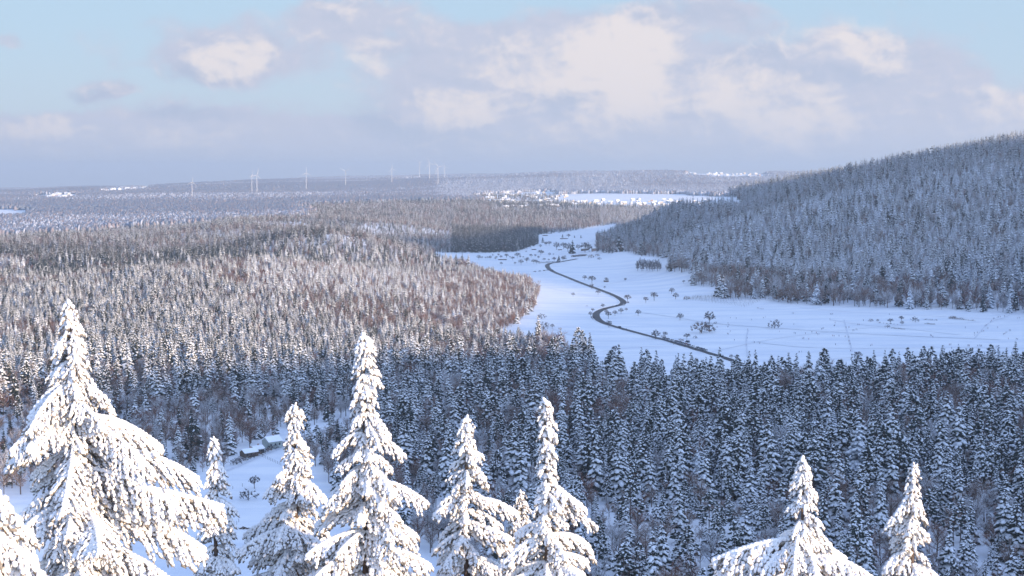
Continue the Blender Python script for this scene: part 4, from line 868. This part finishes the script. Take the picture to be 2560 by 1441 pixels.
# ------------------------------------------------------------------ houses
M_ROOFSNOW = mat('roof_snow', (.88, .89, .91), .7, rnd=.04); M_WALL = [mat('plaster', c, .8, rnd=.1) for c in ((.62, .60, .56), (.55, .48, .38), (.70, .70, .68), (.42, .30, .24))]
M_WIN = mat('window_glass', (.03, .035, .045), .15, spec=.5); M_WOOD = mat('weathered_wood', (.11, .08, .065), .85, (.17, .13, .10), 3.0); M_PALE = mat('pale_green_wall', (.40, .44, .42), .8, (.34, .38, .37), .8)
def house(name, L_, W_, Hw, Hr, wallm, detail=False):
    e = bpy.data.objects.new(name, None); COL.objects.link(e)
    x, y = L_ / 2, W_ / 2; g = Geo()
    g.add([[-x, -y, -1.5], [x, -y, -1.5], [x, y, -1.5], [-x, y, -1.5], [-x, -y, Hw], [x, -y, Hw], [x, y, Hw], [-x, y, Hw]], [[0, 1, 5, 4], [1, 2, 6, 5], [2, 3, 7, 6], [3, 0, 4, 7]])
    g.add([[-x, -y, Hw], [-x, y, Hw], [-x, 0, Hw + Hr], [x, -y, Hw], [x, y, Hw], [x, 0, Hw + Hr]], [[0, 2, 1], [3, 4, 5]]); link('wall', g.mesh('wall', [wallm], False), e)
    g = Geo(); o = .45; t = .35; sl = Hr / y
    for sg in (-1, 1):
        a = [[-x - o, 0, Hw + Hr + .05], [x + o, 0, Hw + Hr + .05], [x + o, sg * (y + o), Hw - o * sl + .05], [-x - o, sg * (y + o), Hw - o * sl + .05]]; b = [[p[0], p[1], p[2] + t] for p in a]
        g.add(a + b, [[0, 1, 2, 3], [7, 6, 5, 4], [0, 4, 5, 1], [1, 5, 6, 2], [2, 6, 7, 3], [3, 7, 4, 0]])
    rf = link('roof', g.mesh('roof', [M_ROOFSNOW], False), e)
    g = Geo(); g.box([x * .4, y * .3, Hw + Hr], [.7, .7, 2.0]); 
    if detail or wallm is not M_WOOD: link('chimney', g.mesh('chimney', [M_WALL[3]], False), rf)
    for sg in (-1, 1):
        for i in (-.5, 0, .5) if L_ > 7 else (-.3, .3):
            g = Geo(); g.box([x * i * 1.3, sg * (y + .03), Hw * .58], [.9, .08, 1.1]); w_ = link('window', g.mesh('window', [M_WIN], False), e)
            if detail:
                g = Geo(); g.box([x * i * 1.3, sg * (y + .06), Hw * .58 - .62], [1.1, .16, .08]); link('sill', g.mesh('sill', [M_WALL[0]], False), w_)
    g = Geo(); g.box([x + .03, 0, 1.0], [.08, 1.1, 2.0]); link('door', g.mesh('door', [M_WOOD], False), e)
    return e
def single(e, name):
    """the same house as one small mesh for the far copies"""
    V = []; F = []; mi = []; ms = []; n = 0
    for ch in e.children:
        me = ch.data; m = me.materials[0]
        if m not in ms: ms.append(m)
        v = np.zeros(len(me.vertices) * 3, np.float32); me.vertices.foreach_get('co', v); V.append(v.reshape(-1, 3))
        for p in me.polygons: F.append(np.array([[i + n for i in p.vertices]])); mi.append(ms.index(m))
        n += len(me.vertices)
    return build_mesh(name, np.concatenate(V), F, ms, mi, False)
def villages():
    protos = [house('village_house', 11 + i, 9 + .5 * i, 4.2 + .8 * (i % 3), 3.4, M_WALL[i % 4]) for i in range(5)]; small = [single(p, 'village_house') for p in protos]
    placed = [0]
    def put(px, py, s, k, label, group, near):
        p = at(px, py); a = random.choice([.3, 1.87]) + random.uniform(-.4, .4)
        if placed[0] < len(protos): o = protos[placed[0]]; o.location = [float(v) for v in p]; o.rotation_euler = (0, 0, a); o.scale = (s, s, s)
        elif near: o = copy_tree(protos[k], p, a, s)
        else: o = link('village_house', small[k], None, p, a, s)
        placed[0] += 1; tag(o, label, 'house', group)
    def fill(P, n, s, label, group, near):
        c = 0; x0, y0 = P.min(0); x1, y1 = P.max(0)
        while c < n:
            x, y = random.uniform(x0, x1), random.uniform(y0, y1)
            if inside(P, np.array([x]), np.array([y]))[0]: put(x, y, s * random.uniform(.8, 1.35), random.randrange(5), label, group, near); c += 1
    fill(poly([(1160, 489), (1240, 481), (1300, 478), (1300, 500), (1240, 515), (1225, 500)]), 38, .85, 'snow-roofed house in the left, upper arm of the village', 'village houses, left arm', True)
    fill(poly([(1300, 477), (1365, 475), (1420, 480), (1420, 496), (1300, 498)]), 38, .85, 'snow-roofed house in the village centre below the far wood', 'village houses, centre', True)
    fill(poly([(1240, 507), (1420, 498), (1420, 518), (1260, 522)]), 44, .85, 'snow-roofed house in the lower, front part of the village', 'village houses, front', True)
    fill(poly([(1420, 504), (1600, 500), (1740, 502), (1790, 504), (1720, 516), (1420, 518)]), 80, .85, 'snow-roofed house in the village strip below the sunny snowfield', 'village houses below the snowfield', True)
    fill(SKYVILL, 56, 1.25, 'far-off house on the skyline beside the right-hand hill', 'skyline village houses', False)
    fill(LEFTVILL, 40, 1.2, 'far-off house in the distant village at the left edge', 'distant left village houses', False)
    fill(poly([(250, 478), (390, 469), (392, 472), (252, 482)]), 22, 1.6, 'far-off house of the village strung along the left skyline', 'left skyline village houses', False)
villages()
def hut(name, px, py, L_, W_, Hw, Hr, rz, m, label, cat):
    e = house(name, L_, W_, Hw, Hr, m, True); e.location = [float(v) for v in at(px, py)]; e.rotation_euler = (0, 0, rz); tag(e, label, cat)
hut('shed', 622, 1141, 7.5, 5.0, 2.4, 1.3, .75, M_WOOD, 'brown wooden shed with snowy roof, left of the two by the lane', 'shed')
hut('shed', 643, 1133, 5.5, 4.5, 2.4, 1.2, .75, M_WOOD, 'small lean-to with snowy roof between the brown shed and the pale house', 'shed')
hut('garden_house', 680, 1121, 8.0, 6.5, 4.2, 2.0, .75, M_PALE, 'pale green garden house with snowy roof above the lane', 'house')
hut('farmhouse', 1490, 627, 16, 9, 4.5, 3.2, .1, M_WALL[3], 'brown farmhouse with white roof at the foot of the right-hand wood', 'house')
hut('barn', 1462, 627, 14, 8, 4.0, 2.6, .05, M_WOOD, 'low dark barn left of the brown farmhouse', 'barn')
hut('hut', 1252.5, 625, 6, 5, 2.6, 1.5, .9, M_WOOD, 'tiny brown hut alone on the white rise left of the orchard', 'hut')
hut('hut', 1515.5, 705, 6, 4, 2.2, 1.0, .2, M_WOOD, 'dark little hut under the spreading meadow tree', 'hut')
hut('hut', 1335, 625, 9, 4, 2.2, 1.2, .1, M_WOOD, 'long low hut at the upper edge of the orchard', 'hut')
hut('hut', 1400, 626, 8, 4, 2.2, 1.2, .0, M_WOOD, 'low hut between the bare trees of the hamlet', 'hut')
hut('hut', 1256, 650.5, 15, 4, 2.0, 1.0, .1, M_WOOD, 'very long low hut in front of the orchard', 'hut')
hut('hut', 1363, 590, 12, 4, 2.2, 1.0, .1, M_WOOD, 'long hut on the sunlit far meadow, left one', 'hut')
hut('hut', 1374, 584, 12, 4, 2.2, 1.0, .1, M_WOOD, 'hut on the sunlit far meadow nearest the brown wood', 'hut')
hut('hut', 1410, 598, 18, 4, 2.2, 1.0, .0, M_WOOD, 'long roof below the upper hedge row', 'hut')
hut('ski_hut', 2007, 748, 6, 5, 2.6, 1.4, .3, M_WALL[3], 'small snow-roofed hut at the wood edge above the ski meadow', 'hut')

# ------------------------------------------------------------------ lookout tower on the wooded hill
def mast():
    p = at(2287, 394); e = bpy.data.objects.new('lookout_mast', None); COL.objects.link(e); e.location = [float(v) for v in p]; H = 42
    g = Geo()
    for sx in (-1, 1):
        for sy in (-1, 1): g.tube([[sx * 2.2, sy * 2.2, -2], [sx * 1.2, sy * 1.2, H]], [.28, .22], 4)
    for i in range(9):
        z0, z1 = H * i / 9, H * (i + 1) / 9; w0 = 2.2 - i / 9; w1 = 2.2 - (i + 1) / 9
        for s in ((-1, -1, 1, -1), (1, -1, 1, 1), (1, 1, -1, 1), (-1, 1, -1, -1)): g.tube([[s[0] * w0, s[1] * w0, z0], [s[2] * w1, s[3] * w1, z1]], [.12, .12], 3)
    M_STEEL = mat('grey_steel', (.25, .26, .29), .5); link('lattice', g.mesh('lattice', [M_STEEL]), e)
    g = Geo(); g.box([0, 0, H + .4], [6, 6, .5]); g.box([0, 0, H - 3.5], [5, 5, .4]); link('platform', g.mesh('platform', [M_STEEL], False), e)
    g = Geo(); g.tube([[1.5, 0, H], [1.5, 0, H + 5]], [.15, .08], 4); link('antenna', g.mesh('antenna', [M_STEEL]), e)
    tag(e, 'grey lattice mast rising above the trees on the right-hand hill', 'mast')
mast()

# ------------------------------------------------------------------ cars
M_TYRE = mat('tyre_rubber', (.02, .02, .02), .8); M_CARS = [mat('car_paint', c, .3, spec=.5) for c in ((.03, .03, .04), (.06, .07, .09), (.10, .02, .02), (.30, .31, .33), (.02, .03, .08), (.55, .55, .56))]
def car_proto(paint, van=False):
    e = bpy.data.objects.new('parked_car', None); COL.objects.link(e); r2 = 2.1 if van else 1.46
    prof = [(-2.2, .35), (-2.2, .82), (-1.9, .95), (-1.1, 1.0), (-.55, r2 - .03), (.2, r2), (1.3 if not van else 2.0, r2 - .05), (1.95 if not van else 2.2, 1.0), (2.2, .9), (2.2, .35)]
    n = len(prof); V = []
    for sg, w in ((-1, .88), (1, .88)):
        for (x, z) in prof: V.append([x, sg * (w - (.14 if z > 1.1 else 0)), z])
    F = [[i, (i + 1) % n, n + (i + 1) % n, n + i] for i in range(n)]
    g = Geo(); g.add(V, F); g.F.append(np.array([list(range(n))[::-1]])); g.F.append(np.array([list(range(n, 2 * n))]))
    b = link('body', g.mesh('body', [paint], False), e)
    g = Geo()
    for sg in (-1, 1): g.add([[-.95, sg * .87, 1.05], [1.6, sg * .87, 1.05], [1.15, sg * .77, r2 - .1], [-.5, sg * .77, r2 - .1]], [[0, 1, 2, 3][::sg]])
    g.add([[-1.12, -.74, 1.05], [-1.12, .74, 1.05], [-.64, .68, r2 - .1], [-.64, -.68, r2 - .1]], [[0, 1, 2, 3]]); link('window', g.mesh('window', [M_WIN], False), e)
    for x in (-1.35, 1.35):
        for sg in (-1, 1):
            g = Geo(); g.tube([[x, sg * .70, .33], [x, sg * .92, .33]], [.33, .33], 12); link('wheel', g.mesh('wheel', [M_TYRE]), e)
    for sg in (-1, 1):
        g = Geo(); g.box([-2.21, sg * .62, .72], [.05, .32, .16]); link('headlight', g.mesh('headlight', [M_WHITE], False), e)
    g = Geo(); g.box([.35, 0, r2 + .03], [1.4, 1.3, .10]); link('roof_snow', g.mesh('roof_snow', [M_SNOW], False), e)
    return e
def cars():
    protos = [car_proto(m) for m in M_CARS] + [car_proto(M_CARS[1], True)]; used = set()
    def at_road(px, py, off, k, label, group=None, rzadd=0.0, name=None, road=True):
        p = at(px, py)
        if road:
            d = np.hypot(ROAD[:, 0] - p[0], ROAD[:, 1] - p[1]); i = int(np.clip(np.argmin(d), 1, len(ROAD) - 2)); t = ROAD[i + 1] - ROAD[i - 1]; t /= np.linalg.norm(t)
            q = ROAD[i] + t * np.dot(p[:2] - ROAD[i], t) + np.array([t[1], -t[0]]) * off; a = math.atan2(t[1], t[0])
        else: q = p[:2]; a = 0
        z = float(ground_z(q[0], q[1])) + .26
        if k not in used: used.add(k); o = protos[k]; o.location = (q[0], q[1], z); o.rotation_euler = (0, 0, a + rzadd)
        else: o = copy_tree(protos[k], (q[0], q[1], z), a + rzadd, 1)
        if name: o.name = name
        tag(o, label, 'car', group)
    W = lambda x, y: (1440 + x / 6.095, 720 + y / 6.095)
    gp = 'cars parked along the far side of the road'; ks = [0, 1, 3, 0, 4, 1, 2, 0, 5, 1, 0, 4, 3, 1]
    for i, (x, y) in enumerate([(1300, 782), (1362, 795), (1420, 812), (1480, 828), (1535, 842), (1590, 855), (1640, 870), (1690, 885), (1745, 905), (1800, 925), (1850, 940), (1895, 950), (1930, 962)]):
        at_road(*W(x, y), -4.6, ks[i], 'car parked in the row along the road, %s' % (['first from the road tree', 'second from the road tree', 'third from the road tree', 'fourth from the road tree', 'fifth from the road tree', 'sixth, by the bush', 'seventh, by the bush', 'in front of the van', 'fifth from the lower end', 'fourth from the lower end', 'third from the lower end', 'second from the lower end', 'last at the lower end'][i]), gp)
    at_road(*W(1672, 842), -11, 6, 'tall dark van pulled off the road behind the parked row', None, .5)
    at_road(*W(705, 608), -1.6, 0, 'dark car driving on the road below the hairpin'); at_road(*W(2225, 1048), -1.6, 1, 'dark car driving at the lower end of the road')
    at_road(*W(570, 278), -1.6, 4, 'dark car driving on the short stretch inside the S-bend'); at_road(*W(775, 232), -5.5, 0, 'car parked outside the right-hand bend'); at_road(*W(700, 268), -5.5, 3, 'grey car parked just below the right-hand bend')
    for (x, y, k, l) in [(365, 1188, 0, 'leftmost of four cars parked on the field track by the upper bend'), (480, 1176, 1, 'second from left of four cars by the upper bend'), (595, 1163, 0, 'third from left of four cars by the upper bend'), (680, 1152, 4, 'rightmost of four cars by the upper bend'), (785, 1152, 1, 'car pulling onto the road at the upper bend'), (455, 948, 0, 'dark car left of the bush row by the upper bend')]:
        at_road(*Z5(x, y), 0, k, l, None, .35, road=False)
    for k, pr in enumerate(protos):
        if k not in used:
            for c in list(pr.children): bpy.data.objects.remove(c)
            bpy.data.objects.remove(pr)
cars()
# roadside marker posts and fence posts
M_POST = mat('dark_post', (.06, .05, .05), .8)
def posts():
    g = Geo(); g.tube([[0, 0, -.3], [0, 0, 1.9]], [.09, .07], 5); me = g.mesh('marker_post', [M_POST]); g = Geo(); g.tube([[0, 0, -.3], [0, 0, 1.5]], [.08, .07], 5); fe = g.mesh('fence_post', [M_POST])
    for (x, y) in [(1325, 812), (1485, 870), (1575, 893), (1660, 915), (1740, 940), (1820, 960), (1900, 985), (1970, 1005), (2045, 1030), (2110, 1050), (2178, 1075), (2265, 1100), (2355, 1130), (770, 645), (400, 540)]:
        tag(link('marker_post', me, None, at(1440 + x / 6.095, 720 + y / 6.095), 0, 1.2), 'thin dark marker post along the lower verge of the road', 'marker post', 'marker posts along the road')
    for i in range(12):
        x, y = 656 + i * 4.2, 1143 + i * 1.9; tag(link('fence_post', fe, None, at(x, y)), 'thin fence post in the line crossing the top of the small field', 'fence post', 'fence across the top of the small field')
    for (x, y) in [(606, 1217), (582, 1223), (592, 1312), (597, 1306), (560, 1328), (551, 1322), (1038, 1431), (1030, 1434), (1046, 1429)]:
        tag(link('fence_post', fe, None, at(x, y)), 'single fence post standing in the snow of the small field', 'fence post', 'fence posts in the small field')
    g = Geo(); r = np.random.default_rng(3); lumps(g, r.normal(0, .7, (14, 3)) * [1, .6, .3] + [0, 0, .35], r.normal(0, 1, (14, 3)) * [1, .4, .2], 1.0, .16, 1, .2, (ICO, ICOF), r)
    tag(link('brushwood_pile', g.mesh('brushwood_pile', [M_BARK]), None, at(611, 1323)), 'dark little pile of brushwood in the small field', 'brushwood pile')
posts()

# ------------------------------------------------------------------ people on the meadow
def person_mesh(name, joints, edges, radii, cols, legs_from):
    me = bpy.data.meshes.new(name); me.from_pydata(joints, edges, []); o = bpy.data.objects.new(name + '_skin', me); COL.objects.link(o)
    sk = o.modifiers.new('skin', 'SKIN'); 
    for v, r_ in zip(me.skin_vertices[0].data, radii): v.radius = (r_, r_)
    me.skin_vertices[0].data[0].use_root = True
    sb = o.modifiers.new('s', 'SUBSURF'); sb.levels = sb.render_levels = 1
    bpy.context.view_layer.update(); dg = bpy.context.evaluated_depsgraph_get(); ev = bpy.data.meshes.new_from_object(o.evaluated_get(dg)); bpy.data.objects.remove(o)
    ev.materials.clear()
    for c in cols: ev.materials.append(c)
    for p in ev.polygons:
        z = p.center.z; p.material_index = 2 if z > 1.47 and z < 1.62 and p.center.y < 0 else 3 if z >= 1.6 else 0 if z > .88 else 1; p.use_smooth = True
    return ev
def people():
    skin = mat('skin', (.45, .28, .20), .6); jk = [mat('jacket', c, .7) for c in ((.04, .05, .09), (.25, .03, .03), (.03, .03, .035), (.05, .10, .22), (.12, .05, .10))]; tr = [mat('trousers', c, .8) for c in ((.03, .03, .04), (.05, .05, .08))]; hat = [mat('woolly_hat', c, .9) for c in ((.05, .04, .04), (.3, .05, .05), (.08, .08, .12))]
    def pose(st, arm, lean=0.0):   # st: stride, arm: swing
        J = [(0, 0, .95), (0, -.02 - lean * .3, 1.2), (0, -.03 - lean * .6, 1.42), (0, -.04 - lean * .7, 1.52), (0, -.05 - lean * .75, 1.62), (0, -.05 - lean * .78, 1.74),
             (.11, 0, .88), (.12, -st * .5, .50), (.12, -st * .75 + .04, .08), (.12, -st * .75 - .14, .05), (-.11, 0, .88), (-.12, st * .3, .50), (-.12, st + .04, .10), (-.12, st - .12, .05),
             (.19, -.03 - lean * .6, 1.38), (.25, arm * .3, 1.12), (.26, -arm * .5 - .05, .90), (-.19, -.03 - lean * .6, 1.38), (-.25, -arm * .3, 1.12), (-.26, arm * .5 - .05, .90)]
        E = [(0, 1), (1, 2), (2, 3), (3, 4), (4, 5), (0, 6), (6, 7), (7, 8), (8, 9), (0, 10), (10, 11), (11, 12), (12, 13), (2, 14), (14, 15), (15, 16), (2, 17), (17, 18), (18, 19)]
        R = [.15, .15, .14, .06, .10, .085, .10, .075, .055, .045, .10, .075, .055, .045, .07, .055, .04, .07, .055, .04]
        return J, E, R
    V = []
    for i, (st, arm, ln) in enumerate([(.25, .3, .05), (.05, .05, 0), (.35, -.4, .15), (.0, .2, .1), (.3, .25, .2)]):
        J, E, R = pose(st, arm, ln); V.append(person_mesh('person', J, E, R, [jk[i], tr[i % 2], skin, hat[i % 3]], 0))
    desc = ['in a dark blue jacket', 'in a red jacket', 'in a black jacket', 'in a blue jacket', 'in a plum jacket']
    A_ = [(155, 550), (165, 552), (180, 556), (192, 558), (207, 558), (210, 638), (228, 630), (105, 655), (470, 597), (482, 596), (485, 697), (355, 762), (487, 775), (500, 778), (590, 780), (648, 768), (688, 775), (700, 788), (712, 787), (575, 824), (562, 826), (620, 832), (815, 605), (826, 605), (836, 602), (811, 650),
       (857, 680), (848, 710), (854, 708), (1112, 662), (1062, 699), (1074, 699), (735, 740), (745, 735), (754, 733), (956, 726), (982, 726), (1015, 752), (1027, 752), (1045, 740), (1055, 744), (835, 800), (848, 803), (893, 802), (948, 808), (980, 814), (982, 850), (992, 875), (860, 880), (994, 939), (1177, 889), (1190, 884),
       (1345, 607), (1715, 797), (1724, 802), (1738, 810), (1887, 882), (1900, 882), (1968, 884), (2052, 890), (2060, 890), (2068, 890), (2140, 892), (2155, 892), (2168, 892), (2178, 892), (2283, 900), (2308, 900), (2323, 898), (1908, 914), (1890, 946), (1740, 954), (2114, 777), (2116, 797), (2140, 772), (2182, 757), (2197, 757),
       (2235, 734), (2210, 710), (2222, 704), (2258, 674), (2268, 665), (2285, 647), (2293, 642), (2318, 634), (2330, 632), (2345, 630), (2385, 624), (2030, 727), (2322, 724), (2375, 787), (2385, 782), (2397, 772), (2405, 770), (2428, 752), (2440, 752), (2420, 827), (2490, 830), (2502, 832), (2505, 642), (2522, 640), (2460, 942),
       (533, 949), (556, 944), (70, 744), (64, 822), (56, 882), (95, 980), (130, 860), (178, 867), (300, 472), (545, 458), (605, 487), (2090, 554), (2105, 554), (2112, 554)]
    L_ = [Z3(x, y) for x, y in A_] + [(1440 + x / 6.095, 720 + y / 6.095) for x, y in [(2148, 612), (2315, 553), (2330, 577), (2315, 605), (2350, 675), (2310, 712), (2320, 716), (2415, 808), (2355, 466), (2440, 476), (155, 290), (175, 288)]]
    def where(x, y):
        if x < 1500: return 'on the sunlit snow left of the road'
        if x < 1870: return 'on the slope beside the thicket and parked cars'
        if y < 762: return 'at the wood edge above the meadow' if x > 1935 else 'beside the end of the plantation'
        if y < 782: return 'near the upper edge of the ski meadow' if x < 2300 else 'at the upper end of the right-hand track'
        if x < 1960: return 'on the left ski meadow, below the plantation'
        if x < 2130: return 'between the reddish bush and the hedges' if y < 835 else 'on the footpath in the middle of the ski meadow'
        if x < 2400: return 'on the lower middle of the ski meadow'
        return 'climbing the track at the right edge' if y < 835 else 'on the lower track at the right edge'
    for i, (x, y) in enumerate(L_):
        k = i % 5; o = link('person', V[k], None, at(x, y) + [0, 0, .1], random.uniform(0, 6.28), random.uniform(.95, 1.1))
        w = where(x, y); tag(o, 'person ' + desc[k] + ' ' + w, 'person', 'people ' + w)
people()

# ------------------------------------------------------------------ the air: one box of thin haze round everything on the ground
def haze():
    zmax = max(float(v) for v in G.max(0)) + 170.0
    g = Geo(); g.box([0, 0, (zmax - 171.5 - 20) / 2], [43000, 43000, zmax + 171.5 + 20]); m = bpy.data.materials.new('haze'); m.use_nodes = True; nt = m.node_tree; nt.nodes.clear()
    v = nt.nodes.new('ShaderNodeVolumePrincipled'); v.inputs['Color'].default_value = (.62, .78, 1.0, 1); v.inputs['Density'].default_value = HAZE_DENSITY; v.inputs['Anisotropy'].default_value = .2
    o_ = nt.nodes.new('ShaderNodeOutputMaterial'); nt.links.new(v.outputs[0], o_.inputs['Volume'])
    o = link('haze', g.mesh('haze', [m], False)); o['kind'] = 'stuff'
haze()
